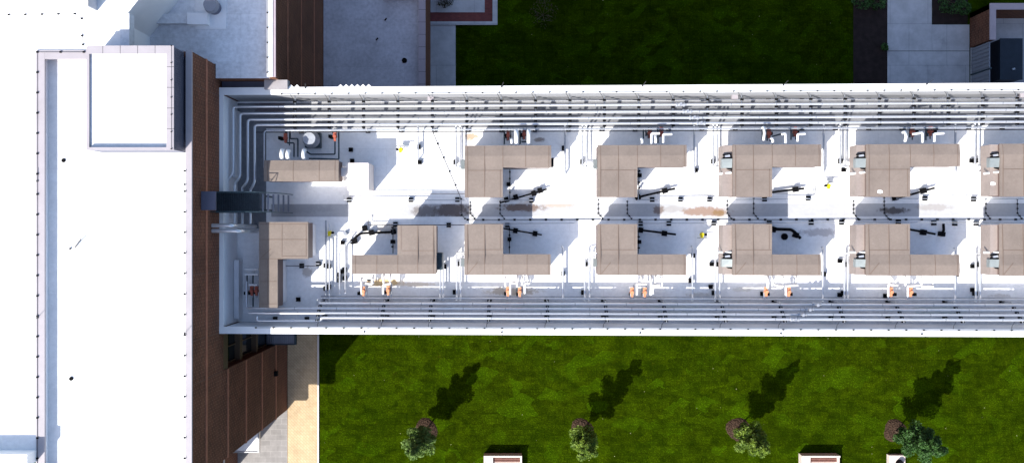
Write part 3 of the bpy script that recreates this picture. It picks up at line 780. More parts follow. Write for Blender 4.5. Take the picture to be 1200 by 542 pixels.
UY0, UYR, UYA, UYB = 170.2, 182.6, 196.0, 231.0
LY0, LYA, LYR, LYB = 262.3, 297.6, 309.6, 321.9
nm = ['second', 'third', 'fourth', 'fifth', 'sixth']
HU, HL = [], []
look_u = ['black box on its arm end', 'small pale hood at its side', 'pale hood and black louvre, no paint patch',
          'white paint patch on its cover', 'cut off by the right edge']
look_l = ['black drain pipe in its notch', 'yellow regulator beyond its notch', 'curled black hose in its notch',
          'bent pipe stub beyond its notch', 'cut off by the right edge']
for i, (x0, xb, xa, big) in enumerate([(544.6,589.3,646,0), (700.6,747,805,0), (859,905,963,1), (1015.5,1067,1125.5,1), (1172.5,1225,1284,1)]):
    w = xa-x0
    sv = [(x0+3.2,UY0,UYB), (x0+(xb-x0)*.52,UY0,UYB), (xb,UY0,UYA), (xb+(xa-xb)*.47,UY0,UYA), (xa-3.0,UY0,UYA), (xb-3.0,UYA+2,UYB)]
    u = handler('air_handler', 'L shaped upper row air handler, %s bay, %s' % (nm[i], look_u[i]),
                [(x0,UY0,xa,UYA), (x0,UYA+.02,xb,UYB)], UYR, sv, [(x0+3, 199.5 if not big else 199.5, xb)] )
    side_kit(u, x0, UY0, UYB, (187,197.5), big, False)
    if i == 0:
        m = MB(); a = PM(646.3,185,UT-.5); b = PM(649,195,UT-.5); m.box(a[0], b[0], a[1], b[1], 15.1, 15.9); m.build('control_box', M['black'], u)
    if i in (3, 4):
        m = MB(); cx_, cy_ = PM(x0+ (16 if i == 3 else -9), 225 if i == 3 else 216, UT if i == 3 else 16.02)
        zz = (UT-.035 if i == 3 else 16.02)+.003
        m.prism([(cx_+dx, cy_+dy) for dx,dy in ((-.16,-.08),(.02,-.12),(.17,-.07),(.15,.06),(.02,.11),(-.14,.09))], zz-.01, zz+.006); m.build('paint_patch', M['coping'], u)
    sv = [(x0+3.2,LY0,LYB), (x0+(xb-x0)*.52,LY0,LYB), (xb,LYA,LYB), (xb+(xa-xb)*.5,LYA,LYB), (xa-3.2,LYA,LYB), (xb-3.0,LY0+1,292)]
    l = handler('air_handler', 'L shaped lower row air handler, %s bay, %s' % (nm[i], look_l[i]),
                [(x0-.4,LYA,xa-.6,LYB), (x0-.4,LY0,xb+.2,LYA-.02)], LYR, sv, [(x0+3, 292.4, xb)], bevel_w=[(x0+4,320.5,x0+15,307)])
    side_kit(l, x0, LY0, LYB, (303,312), big, True)
    HU.append(u); HL.append(l)
# mirrored one of the lower row
handler('air_handler', 'tan air handler of the lower row whose arm points left, beside the brown stain', [(412.5,298.6,511.3,321), (465.5,263.8,511.3,298.58)], 309.8,
        [(416.5,298.6,321),(441.5,298.6,321),(466,298.6,321),(489.5,263.8,321),(507.8,263.8,321),(470,264,293)], [(469.5,293.5,510)])
g = handler('air_handler', 'plain rectangular tan air handler beside the round fan, uppermost left', [(309,186.8,396.6,211.8)], 199.2, [(313.5,186.8,211.8),(343.5,186.8,211.8),(374,186.8,211.8),(392.5,186.8,211.8)], [])
g = handler('air_handler', 'tan air handler with an arm running south beside the west parapet', [(303.5,259.8,361,303.4), (303.5,303.42,325.3,361)], None,
            [(330.5,262,303),(358.8,262,300),(314,303.4,356)], [(304,262.3,361),(304,280.5,361),(303.5,303.4,330),(303.5,330,325),(303.5,356.5,325),(331,300.2,360)], bevel_w=[(306,302,317.5,291.5)])

# ------------------------------------------------------------------ branch pipes beside the handlers
def branch(pts, r, label, cat_mat='alu', group=None, blocks=(), name='branch_pipe', fl=.12):
    w = [Vector((*PM(a,b,z), z)) for a,b,z in pts]
    org = tuple(w[0]); root = thing(name, org, label, 'pipe', group)
    m = MB(); m.tube(fillet(w, fl), r, 8); m.build('jacket', M[cat_mat], root)
    for bx, by in blocks:
        x, y = PM(bx, by, DECK); m = MB(); m.box(x-.11, x+.11, y-.15, y+.15, DECK+.002, max(DECK+.06, w[0].z-r-.01) if len(w) < 3 else DECK+.3); m.build('rubber_block', M['black'], root)
    return root
zb = 14.05
bn = ['second', 'third', 'fourth', 'fifth', 'sixth']
for i, (xa, xb, xu) in enumerate(((534.5,539,545),(682.7,687.3,699.5),(836,840.3,848),(984.8,990.2,1004),(1142.8,1147.4,1161))):
    for j, x in enumerate((xa, xb)):
        branch([(x,146,RP-.15),(x,153,RP-.3),(x,156.5,zb),(x,196.5+j*1.5-1,zb),(xu,197+j-1,zb+.2)], .062, '%s bay branch pipe west of the upper air handler, %s of the pair' % (bn[i], ('left','right')[j]),
               ('alu_dark','alu')[j], 'paired branch pipes of the upper row', blocks=[(x-1,190)] if j == 0 else [])
for i, (x, y1) in enumerate(((662.2,203),(813.5,203),(965.3,202),(1119.6,203))):
    branch([(x,147,RP-.15),(x,153,RP-.4),(x,157,zb-.1),(x,y1,zb-.1),(x,y1+1,DECK+.02)], .065, 'single grey branch pipe east of the upper air handler, %s bay' % bn[i], 'alu_dark', 'single branch pipes of the upper row', blocks=[(x-2,174)] if i == 0 else [])
branch([(490,147,RP-.15),(490,154,RP-.4),(490,157,zb-.1),(490,186,zb-.1),(490,187,DECK+.02)], .05, 'single short pipe standing alone on the white deck beside the yellow regulator', 'alu_dark', blocks=[(491,172)])
for i, (xa, xb, xu) in enumerate(((535.3,539.6,545),(685.3,690.5,700),(838.3,843.5,851),(989.5,993.5,1006),(1143.5,1148.5,1163))):
    for j, x in enumerate((xa, xb)):
        branch([(x,352,14.42),(x,347.5,14.35),(x,345,zb),(x,296+j*2,zb),(xu,295.5+j*2,zb+.3)], .066, '%s bay branch pipe west of the lower air handler, %s of the pair' % (bn[i], ('left','right')[j]),
               'alu', 'paired branch pipes of the lower row', blocks=[(x+1,309),(x-2.5,342)] if j == 0 else [])
for i, (x, y0) in enumerate(((659.6,290),(811.5,290),(964.3,291),(1119.5,292))):
    branch([(x,352,14.42),(x,348,14.35),(x,345,zb-.1),(x,y0,zb-.1),(x-1.5,y0-1.5,zb)], .062, 'single silver branch pipe east of the lower air handler, %s bay' % bn[i], 'alu', 'single branch pipes of the lower row', blocks=[(x-3,328),(x,299)] if i == 1 else [(x,320)])
for j, x in enumerate((515.8, 519.2)):
    branch([(x,352,14.42),(x,347.5,14.35),(x,345,zb),(x,299,zb),(x-5,296,zb+.1)], .062, 'branch pipe against the teal hood of the left pointing air handler, %s one' % ('left','right')[j], 'alu', blocks=[(x+2,312)] if j else [])
m = MB(); a = PM(512,296,15.4); b = PM(518,316,15.4); m.box(a[0], b[0], a[1], b[1], 14.4, 15.4)
tag(m.build('side_hood', M['steel_dark']), 'dark teal hood on the east side of the left pointing air handler', 'hood')
# left bay branches
for j, (x, y0, y1) in enumerate(((382,258,356),(386,262,354),(398,290,346),(404.5,280,344))):
    branch([(x,y1,14.4),(x,y1-2,zb),(x,y0+5,zb),(x+ (5 if j > 1 else 0),y0,zb)], (.06,.05,.055,.05)[j], 'silver pipe between the first two lower air handlers, %s from the left' % ord_[j], ('alu_dark','alu','alu','alu')[j], blocks=[(x,(y0+y1)/2+4),(x,y1-18)])

# ------------------------------------------------------------------ valve sets north and south of the handlers
def valves(label, oranges, whites, elbows, row, darks, group):
    xs = [o[0] for o in oranges]
    y = oranges[0][1]
    org = (*PM(sum(xs)/len(xs), y, DECK), DECK)
    root = thing('valve_set', org, label, 'valve set', group)
    for (ox, oy) in oranges:
        x, yy = PM(ox, oy, 14.9)
        m = MB(); m.cyl((x,yy,14.62), .13, .34, 10, .11); m.rbox((x,yy+.18,14.66), .2, .26, .2, 0); m.rbox((x,yy-.2,14.7), .14, .2, .14, 0)
        m.build('actuator', M['orange'] if row == 'n' or xs[0] < 310 else M['orange_pale'], root)
        m = MB(); y0 = PM(ox, 150 if row == 'n' else 349, 14.6)[1]
        m.tube([(x-.05,y0,14.5),(x-.05,yy+(.3 if row == 's' else -.3),14.5)], .055, 8); m.tube([(x+.16,y0,14.4),(x+.16,yy-(.45 if row == 'n' else -.45),14.4)], .04, 8)
        m.build('valve_body', M['steel_dark'] if row == 'n' else M['galv'], root)
    for (wx, wy0, wy1, r) in whites:
        zw = 16.15 if row == 'n' else 14.9
        m = MB(); a = PM(wx,wy0,zw); b = PM(wx,wy1,zw)
        m.tube([(a[0],a[1],zw-.4),(a[0],a[1],zw-.1),(a[0],(a[1]+b[1])/2,zw+.05),(b[0],b[1],zw-.15)], r*1.35, 8); m.build('white_pipe', M['whitepipe'], root)
    for (ex0, ey0, ex1, ey1, ex2, ey2) in elbows:
        zw = 16.15 if row == 'n' else 14.95
        w = [Vector((*PM(a,b,zw),zw)) for a,b in ((ex0,ey0),(ex1,ey1),(ex2,ey2))]
        m = MB(); m.tube(fillet(w, .08), .075, 8); m.build('white_pipe', M['whitepipe'], root)
    for d in darks:
        w = [Vector((*PM(a,b,14.3),14.3)) for a,b in d]
        m = MB(); m.tube(fillet(w, .08), .05, 7); m.build('dark_pipe', M['steel_dark'], root)
    for ox, oy in oranges:   # base blocks standing on the deck carry the pipework
        x, yy = PM(ox-2.5, oy+1.5, DECK); m = MB(); m.box(x-.09, x+.09, yy-.1, yy+.1, DECK+.002, 14.35); m.build('stand', M['black'], root)
    return root
gN = 'valve sets of the upper row'; gS = 'valve sets of the lower row'
valves('valve set with upright white pipes, upper row, second bay', [(595.5,158.5),(614.2,157.5)], [(605,153.5,169,.10),(619.5,153,169,.09),(599.5,163,169,.06)], [], 'n',
       [[(591,151),(591,169)],[(609.5,151),(609.5,169)],[(611,166),(617,166)]], gN)
valves('valve set with two crooked white elbows, upper row, third bay', [(762,156.5),(775.5,155)], [(752.5,163,170,.06),(768.5,160,170,.06)], [(763.5,169,763.5,157,773,156.8),(777.3,168,777.3,158,787.5,157.8)], 'n',
       [[(754,151),(754,163)],[(757,151),(757,160)],[(771,150),(771,168)]], gN)
valves('valve set with a tall white fitting and a short white elbow, upper row, fourth bay', [(902,157.5),(932.5,155.5)], [(895.5,150,165,.06),(905.5,163,169,.06)], [(920.5,169,920.5,157.5,916,158.5),(934.7,167,934.7,158.5,943.5,158)], 'n',
       [[(893.5,152),(893.5,165)],[(899,150),(899,166)],[(905,161),(920,157)],[(927,150),(927,165)]], gN)
valves('valve set with three white risers and a long slanted elbow, upper row, fifth bay', [(1070.5,156.5),(1091.5,155.5)], [(1061.5,156,168,.07)], [(1069.5,159,1081,157,1081,169),(1095,168,1095,158.5,1106,158)], 'n',
       [[(1060.5,150),(1060.5,166)],[(1085,150),(1085,166)],[(1066,152),(1066,160)]], gN)
valves('valve set beside the round fan with zigzag dark pipes, upper left', [(334,160.5),(392,158.8)], [(330,175,186,.10),(337,176,186,.10),(355.5,175,186,.09)], [], 'n',
       [[(340,152),(340,161.5),(349,161.5),(349,183)],[(336,154),(336,166.5),(344.5,166.5),(344.5,183)],[(392.5,162),(392.5,180),(364,180),(358,176)],[(397,152),(397,186),(362,185)]], gN)
for nme, ox, wh, el in (
    ('second', [(595,341.5),(609,342)], [(592.5,324,336,.045),(606,323,336,.05),(612,324,334,.045),(618.5,323,333,.045)], [(598,345,598,331.5,606,331),(615,344,615,332,621,331.5)]),
    ('third', [(741,342),(756,342)], [(752,323,332,.045),(763,322,345,.06),(768,322,332,.05),(776,323,335,.04)], [(746.5,345,746.5,332,758,332),(765,344,765,334,773,333)]),
    ('fourth', [(898.5,341),(925,341)], [(900,323,338,.07),(905.5,323,334,.04),(918,323,334,.05),(933.5,323,331,.05)], [(906,332,912,334,918,334),(921,345,921,334,935,333)]),
    ('fifth', [(1045,341),(1068,341)], [(1045.5,323,330,.05),(1062,323,333,.05),(1080.5,323,334,.04),(1093.5,323,334,.04)], [(1041,346,1041,332,1052,333),(1064,346,1064,334,1078,333),(1080.5,334,1087,334.5,1093.5,334)])):
    valves('valve set south of the lower air handler, %s bay, two orange actuators' % nme, ox, wh, el, 's', [[(ox[1][0]-3.5,336),(ox[1][0]-3.5,341)]], gS)
valves('valve set with two pale orange actuators below the left pointing air handler', [(425.5,341.5),(454.5,340.5)], [(423.5,326,345,.05),(437,323,332,.05),(449.5,322,334,.05),(457,322,333,.05)], [(428,332,436,333,436,326),(449,345,449,334,458,332)], 's', [[(430,328),(436,328)],[(458,336),(458,344)]], gS)
valves('valve set with two red orange actuators beside the west parapet', [(294.5,341.5),(300,341.5)], [(296,320,320.5,.05)], [(287,321.5,291,321.5,303,321.5),(287.5,315.5,290,315.5,303,315.5),(292,334,294,334,302,334)], 's', [[(289.5,322),(289.5,362)],[(296.5,322),(296.5,360)]], gS)

# ------------------------------------------------------------------ thick black hoses / drains with blocks
def hose(label, pts, r, blocks, z=13.8):
    w = [Vector((*PM(a,b,z), z)) for a,b in pts]; org = tuple(w[0])
    root = thing('black_drain_pipe', org, label, 'pipe', 'black drain pipes beside the air handlers')
    m = MB(); m.tube(fillet(w, .1), r, 8); m.build('pipe_run', M['black'], root)
    ang = math.atan2(w[-1].y-w[0].y, w[-1].x-w[0].x)
    for bx, by in blocks:
        x, y = PM(bx, by, z); m = MB(); m.rbox((x,y,DECK+.002), .30, .34, z-DECK+.06, ang); m.build('rubber_block', M['black'], root)
hose('slanting black drain pipe with four blocks below the upper air handler, second bay', [(586,237.5),(641,221.5)], .055, [(593.5,233.8),(604.5,230.8),(625.5,226.3),(633,223)])
hose('slanting black drain pipe with two blocks below the upper air handler, third bay', [(744,232),(791,221)], .07, [(748,231),(779.5,223.5)])
hose('black drain pipe with one block below the upper air handler, fourth bay', [(905,225.5),(942,221.3)], .075, [(933,222.2)])
hose('slanting black drain pipe ending below the upper air handler, fifth bay', [(1046,233.5),(1062,230),(1095,221)], .07, [(1050,232),(1083,224)])
hose('black drain pipe with blocks left of the left pointing air handler', [(464,271.5),(426,273),(421,274),(415,280)], .075, [(435,272.3),(461,271.3),(427,267),(415,282.5)])
hose('black drain pipe with two blocks in the notch of the lower air handler, second bay', [(590,267.5),(635,275)], .05, [(604,270),(627,273.5)])
hose('black drain pipe with two blocks in the notch of the lower air handler, third bay', [(748,269),(792,274.5)], .065, [(751,269.3),(779,273.2)])
hose('curled thick black hose in the notch of the lower air handler, fourth bay', [(906,268.2),(927,268.8),(931,271.5),(938,279)], .10, [(907,268.5),(933,275)])
hose('black drain pipe with one block in the notch of the lower air handler, fifth bay', [(1065,268.5),(1096,274)], .07, [(1083,272)])
hose('bent black pipe stub alone in the fifth bay near the walkway', [(1105.5,262),(1106,270),(1104,274)], .09, [(1104.5,274)])
x, y = PM(919,277,DECK)
m = MB(); m.cyl((x,y,DECK+.002), .22, .12, 14); m.cyl((x,y,DECK+.122), .10, .08, 10); tag(m.build('floor_drain', M['black']), 'round black roof drain beside the curled hose', 'drain')
for lab, px, y0, y1, bl in (('second', 597.5, 198, 234, (596,216)), ('third', 748.5, 198, 228, (748.5,206)), ('lower second', 597, 265, 297, (597,280)), ('lower third', 748, 268, 297, (748,283)), ('left pointing', 460.5, 263, 297, (461,283))):
    w = [(*PM(px,y0,13.9),13.9), (*PM(px,y1,13.9),13.9)]
    root = thing('drain_line', w[0], 'thin dark drain line in the notch of the %s air handler' % lab.replace('second','second bay').replace('third','third bay').replace('lower','lower row'), 'pipe', 'thin drain lines in the notches')
    m = MB(); m.tube(w, .03, 6); m.build('pipe_run', M['wire'], root)
    n_ = int(abs(y1-y0)/3)
    x, y = PM(bl[0], bl[1], DECK); m = MB(); m.box(x-.13, x+.13, y-.12, y+.12, DECK+.002, 14.0); m.build('rubber_block', M['black'], root)
    for k in range(4):
        x, y = PM(px, y0+(y1-y0)*(.1+.22*k), DECK); m = MB(); m.box(x-.05, x+.05, y-.05, y+.05, DECK+.002, 13.93); m.build('clip', M['black'], root)

# gas / condensate lines along the walkway with rubber blocks
def conduit(label, pts, blocks, z=13.85, r=.03, mat='galv'):
    w = [Vector((*PM(a,b,z), z)) for a,b in pts]; org = tuple(w[0])
    root = thing('conduit', org, label, 'conduit', 'thin conduits beside the walkway')
    m = MB(); m.tube(fillet(w, .06), r, 6); m.build('pipe_run', M[mat], root)
    for bx, by in blocks:
        x, y = PM(bx, by, DECK); m = MB()
        m.box(x-.14, x+.14, y-.15, y-.03, DECK+.002, DECK+.18); m.box(x-.14, x+.14, y+.03, y+.15, DECK+.002, DECK+.18); m.build('rubber_block', M['black'], root)
        m = MB(); m.box(x-.11, x+.11, y-.029, y+.029, DECK+.002, z-r-.005); m.build('strut', M['galv'], root)
conduit('thin conduit north of the walkway ending at the first black block, left part', [(403,228),(403,233.8),(547,234.2)], [(409.5,234),(481.5,234),(536,233.8)])
conduit('thin conduit north of the walkway in the second bay', [(586,234.5),(624,234.5)], [(622.5,234.8)])
conduit('thin conduit north of the walkway in the third bay with three blocks', [(748,227),(748,234.2),(858,234.2)], [(764,234),(797,234),(831,234)])
conduit('thin conduit north of the walkway in the fourth bay', [(800,234),(852,234)], []) if False else None
conduit('thin conduit north of the walkway in the fourth bay with two blocks', [(861,234),(953,233.2),(953,218)], [(895.5,233.6),(946.5,232.8)])
conduit('thin conduit north of the walkway in the fifth bay with two blocks', [(1050,233),(1200,233.8)], [(1083,233.2),(1140,234)])
conduit('thin conduit south of the walkway above the left pointing air handler', [(431.5,256),(431.5,263.5),(545,263.3)], [(463.5,262.5),(526,263.5)], mat='wire')
conduit('thin conduit south of the walkway in the second bay', [(546,262),(590,261.8),(700,261)], [(594.5,263.5)])
conduit('thin conduit south of the walkway in the third bay with three blocks', [(748,261.5),(862,261.2)], [(750.5,261.8),(783.5,261.8),(836,261.5)])
conduit('thin conduit south of the walkway in the fourth bay with three blocks', [(862,261.2),(1010,260.2)], [(901,261),(950,260.8),(985.5,260.8)])
conduit('thin conduit south of the walkway in the fifth bay with four blocks', [(1010,260.2),(1300,261)], [(1052,260),(1093.5,261.3),(1118,261.8),(1143,261.8)])
conduit('faint straight conduit across the white deck in the third bay', [(770,227.3),(836,228.5),(836,234)], [], r=.015, mat='wire')
conduit('faint straight conduit across the white deck in the fourth bay', [(906,227),(955.5,227.2),(955.5,217)], [], r=.015, mat='wire')
conduit('faint straight conduit across the white deck in the fifth bay', [(1085,226.5),(1145,227.5)], [], r=.015, mat='wire')
conduit('long faint conduit just above the walkway on the left', [(410,227),(547,227)], [], r=.022, mat='wire')
conduit('thin line with a block in the west notch of the first lower air handler', [(327,311.5),(372,311.8)], [(354,311.5),(373.5,309)], r=.025, mat='wire')
conduit('thin line under the arm of the upper air handler, second bay', [(590,197.8),(643,198.2)], [], z=14.6, r=.03, mat='wire')
conduit('thin line under the arm of the upper air handler, fourth bay', [(907,196.4),(948,196.6)], [], z=14.6, r=.022, mat='wire')
conduit('thin line crossing from the yellow regulator to the black blocks', [(386,276.5),(412,277)], [(413.5,283)], r=.02, mat='wire')
# loose black blocks standing on the deck
lb_src = None
for (px, py) in ((411.5,175),(413,188),(413,211),(350,351),(988,200),(815,200),(1138,190),(1139,311),(1139,338),(983.5,305),(983.5,344),(833.5,309),(832.5,335),(893,343),(1037,345),(402,284),(401,318),(492,190),(323,374),(360,374),(849,176)):
    x, y = PM(px, py, DECK)
    if lb_src is None:
        m = MB(); m.box(x-.13, x+.13, y-.13, y+.13, DECK+.002, DECK+.15); m.box(x-.13, x+.13, y-.13, y-.04, DECK+.15, DECK+.22); m.box(x-.13, x+.13, y+.04, y+.13, DECK+.15, DECK+.22)
        lb_src = tag(m.build('rubber_block', M['black']), 'small black rubber support block standing loose on the white deck', 'support block', 'loose rubber blocks on the deck')
        lb_src.location = (x, y, DECK+.002)
    else:
        o = lb_src.copy(); COL.objects.link(o); o.location = (x, y, DECK+.002)

# yellow regulators
def regulator(label, px, py, bar):
    x, y = PM(px, py, 14.1); root = thing('gas_regulator', (x,y,DECK), label, 'regulator', 'yellow gas regulators on the deck')
    m = MB(); m.cyl((x,y,13.95), .15, .22, 12, .11); m.rbox((x-.02,y-.12,14.0), .17, .2, .14, 0); m.build('regulator_body', M['yellow'], root)
    m = MB(); m.cyl((x-.22*(1 if bar < 0 else -1)*-1,y+.0,14.0), .085, .2, 10); m.build('cap', M['black'], root)
    m = MB(); m.cyl((x,y,DECK+.002), .035, .45, 8); m.build('riser', M['galv'], root)
    m = MB(); m.tube([(x-.3,y+.22*(1 if bar > 0 else -1),13.95),(x+.55,y+.24*(1 if bar > 0 else -1),13.95)], .035, 6); m.tube([(x,y,13.95),(x,y+.22*(1 if bar > 0 else -1),13.95)], .03, 6); m.build('crossbar', M['galv'], root)
regulator('yellow regulator with a grey bar standing alone on the white deck, upper left', 469.5, 174.5, 1)
regulator('yellow regulator beside the upper air handler, fourth bay', 971.5, 218, 1)
regulator('yellow regulator by the corner of the first lower air handler', 386, 272.5, -1)
regulator('bright yellow regulator in the shade of the third bay', 823, 274.5, -1)
x, y = PM(405.5, 273, DECK)
m = MB(); m.cyl((x,y,DECK+.002), .17, .10, 14); m.cyl((x,y,DECK+.102), .09, .18, 10); tag(m.build('vent_cap', M['galv']), 'round grey vent cap between the yellow regulator and black blocks', 'vent')

# white duct box, round fan
dx = thing('transfer_duct', (*PM(419,206,DECK), DECK), 'cream white duct box standing beside the plain rectangular air handler', 'duct')
m = MB(); quadM(m, 407, 190.3, 431.8, 222, 15.7, DECK+.002, 15.7); m.build('duct_body', M['cream'], dx)
m = MB(); quadM(m, 397.5, 196, 406.8, 206, 15.3, 14.6, 15.3); m.build('duct_neck', M['curb'], dx)
fx, fy = PM(363.5, 162, 14.6)
fn = thing('exhaust_fan', (fx, fy, DECK), 'round pale mushroom fan beside the north pipe run, upper left of the deck', 'exhaust fan')
m = MB(); m.box(fx-.5, fx+.5, fy-.5, fy+.5, DECK+.002, 14.0); m.build('curb', M['steel_dark'], fn)
m = MB(); m.cyl((fx,fy,14.002), .5, .25, 24, .56); m.cyl((fx,fy,14.253), .56, .3, 24, .45); m.build('fan_housing', M['alu_dark'], fn)
m = MB(); m.cyl((fx,fy,14.555), .46, .35, 24, .40); m.build('fan_cap', plain('dull_fan_cap', (.34,.36,.40), .5, .2, var=.15, scale=4), fn)

# ------------------------------------------------------------------ steel platform and steps at the wall
pf = thing('steel_platform', (*P(280,236,DECK), DECK), 'dark steel platform with railings and short stair bridging the pipes at the brick wall', 'platform')
zp = 16.9
a = P(253.0, 226.5, zp); b = P(304, 247, zp)
m = MB(); m.box(a[0], b[0], a[1], b[1], zp-.05, zp-.03)
for i in range(24):
    x = a[0]+(b[0]-a[0])*(i+.2)/24; m.box(x, x+.045, b[1], a[1], zp-.028, zp)
m.build('grating', M['grate'], pf)
m = MB(); m.box(a[0], b[0], a[1], a[1]+.12, zp-.2, zp+.02); m.box(a[0], b[0], b[1]-.12, b[1], zp-.2, zp+.02); m.build('edge_beam', M['steel_dark'], pf)
for k in range(6):
    xx = b[0]+.05+k*.2; m = MB(); m.box(xx, xx+.11, b[1], a[1], zp-.40-.46*k, zp-.36-.46*k); m.build('stair_tread', M['gate'], pf)
for yy in (a[1]+.06, b[1]-.06):
    m = MB()
    m.tube([(a[0],yy,zp+1.0),(b[0],yy,zp+1.0),(b[0]+1.2,yy,zp-1.9)], .03, 6)
    m.tube([(a[0],yy,zp+.5),(b[0],yy,zp+.5)], .02, 6)
    for k in range(4): x = a[0]+.05+(b[0]-a[0]-.1)*k/3; m.tube([(x,yy,zp),(x,yy,zp+1.0)], .025, 6)
    m.tube([(b[0]+1.2,yy,DECK),(b[0]+1.2,yy,zp-1.9)], .025, 6)
    m.build('railing', M['steel_dark'], pf)
for k in range(3):
    for yy in (a[1]-.1, b[1]+.1):
        x = a[0]+.1+(b[0]-a[0]-.2)*k/2; m = MB(); m.box(x-.05, x+.05, yy-.05, yy+.05, DECK+.002, zp-.2); m.build('leg', M['steel_dark'], pf)
m = MB(); y0, y1 = P(0,224,19.5)[1], P(0,246,19.5)[1]
m.box(X1+.04, X1+.9, y1, y0, 19.4, 19.52)
tag(m.build('door_hood', M['steel_wall']), 'flat grey blue hood on the brick wall above the steel platform', 'hood')
for j, (y, xe) in enumerate(((264, 275),(270.3, 283))):
    w = [Vector((*P(240,y,17.6), 17.6)), Vector((*P(xe-3,y,17.6), 17.6)), Vector((*P(xe,y+.5,17.6), 17.2)), Vector((P(xe,y+.5,17.6)[0]+.05, P(xe,y+.5,17.6)[1], 13.52))]
    w[0].x = X1+.01
    root = thing('wall_pipe', tuple(w[0]), 'thick bright pipe leaving the brick wall below the platform, %s of two' % ('upper','lower')[j], 'pipe')
    m = MB(); m.tube(fillet(w, .18), .125, 12); m.build('jacket', M['alu'], root)

# roof bits on the tall building
x, y = P(90, 288, DT); m = MB(); m.cyl((x-.35,y-.15,DT+.031), .06, .08, 8); m.tube([(x-.1,y-.1,DT+.06),(x+.4,y+.42,DT+.3)], .035, 6)
tag(m.build('pipe_stub', M['wire']), 'tiny pipe stub and slanting rod on the blank tall roof', 'pipe stub')

# ================================================================== NORTH EAST ENCLOSURE
ez = 3.0
en = thing('brick_enclosure', (40, 15, 0), 'low brick walled enclosure with pale coping at the top right corner', 'enclosure')
ex0 = 37.55
m = MB(); m.box(ex0, ex0+.42, 15.05, 17.85, 0, ez-.1); m.box(ex0, 50, 17.45, 17.85, 0, ez-.1); m.build('wall', M['brick'], en)
m = MB(); m.box(ex0-.02, ex0+.46, 15.03, 17.9, ez-.098, ez); m.box(ex0+.462, 50, 17.4, 17.9, ez-.098, ez-.003); m.build('coping', M['coping_lilac'], en)
m = MB(); m.box(ex0+.1, ex0+.16, 12.9, 14.95, .1, ez-.3); m.box(ex0+.1, ex0+.16, 7.8, 12.75, .1, ez-.3)
for i in range(24):
    y = 7.9+i*.3
    if 12.7 < y+.05 and y < 12.95: continue
    m.box(ex0+.06, ex0+.1, y, y+.12, .15, ez-.35)
m.build('gate', M['gate'], en)
m = MB(); m.cyl((ex0+.12,12.83,0), .07, ez-.1, 10); m.build('gate_post', M['steel_dark'], en)
m = MB(); m.box(ex0+.05, 50, 7, 17.44, -.05, .03); struct(m.build('enclosure_floor', M['concrete'], origin=(0,0,0)))
gx0, gy0 = P(1178, 0, 2.0)[0], P(0, 92, 2.0)[1]
gn = thing('generator', (gx0+1.2, 14, 0), 'dark blue black equipment cabinet inside the brick enclosure', 'generator')
m = MB(); m.box(38.9, 40.6, 12.1, 15.3, .15, 2.0); m.build('cabinet', M['generator'], gn)
m = MB(); m.box(38.85, 40.65, 12.05, 15.35, 2.002, 2.08); m.build('lid', M['generator'], gn)
m = MB(); m.rbox((39.9,12.9,2.082), .22, .14, .08, .3); m.build('vent_cap', M['galv'], gn)
m = MB(); m.box(38.8, 40.7, 12.0, 15.4, .03, .148); m.build('plinth', M['concrete_w'], gn)

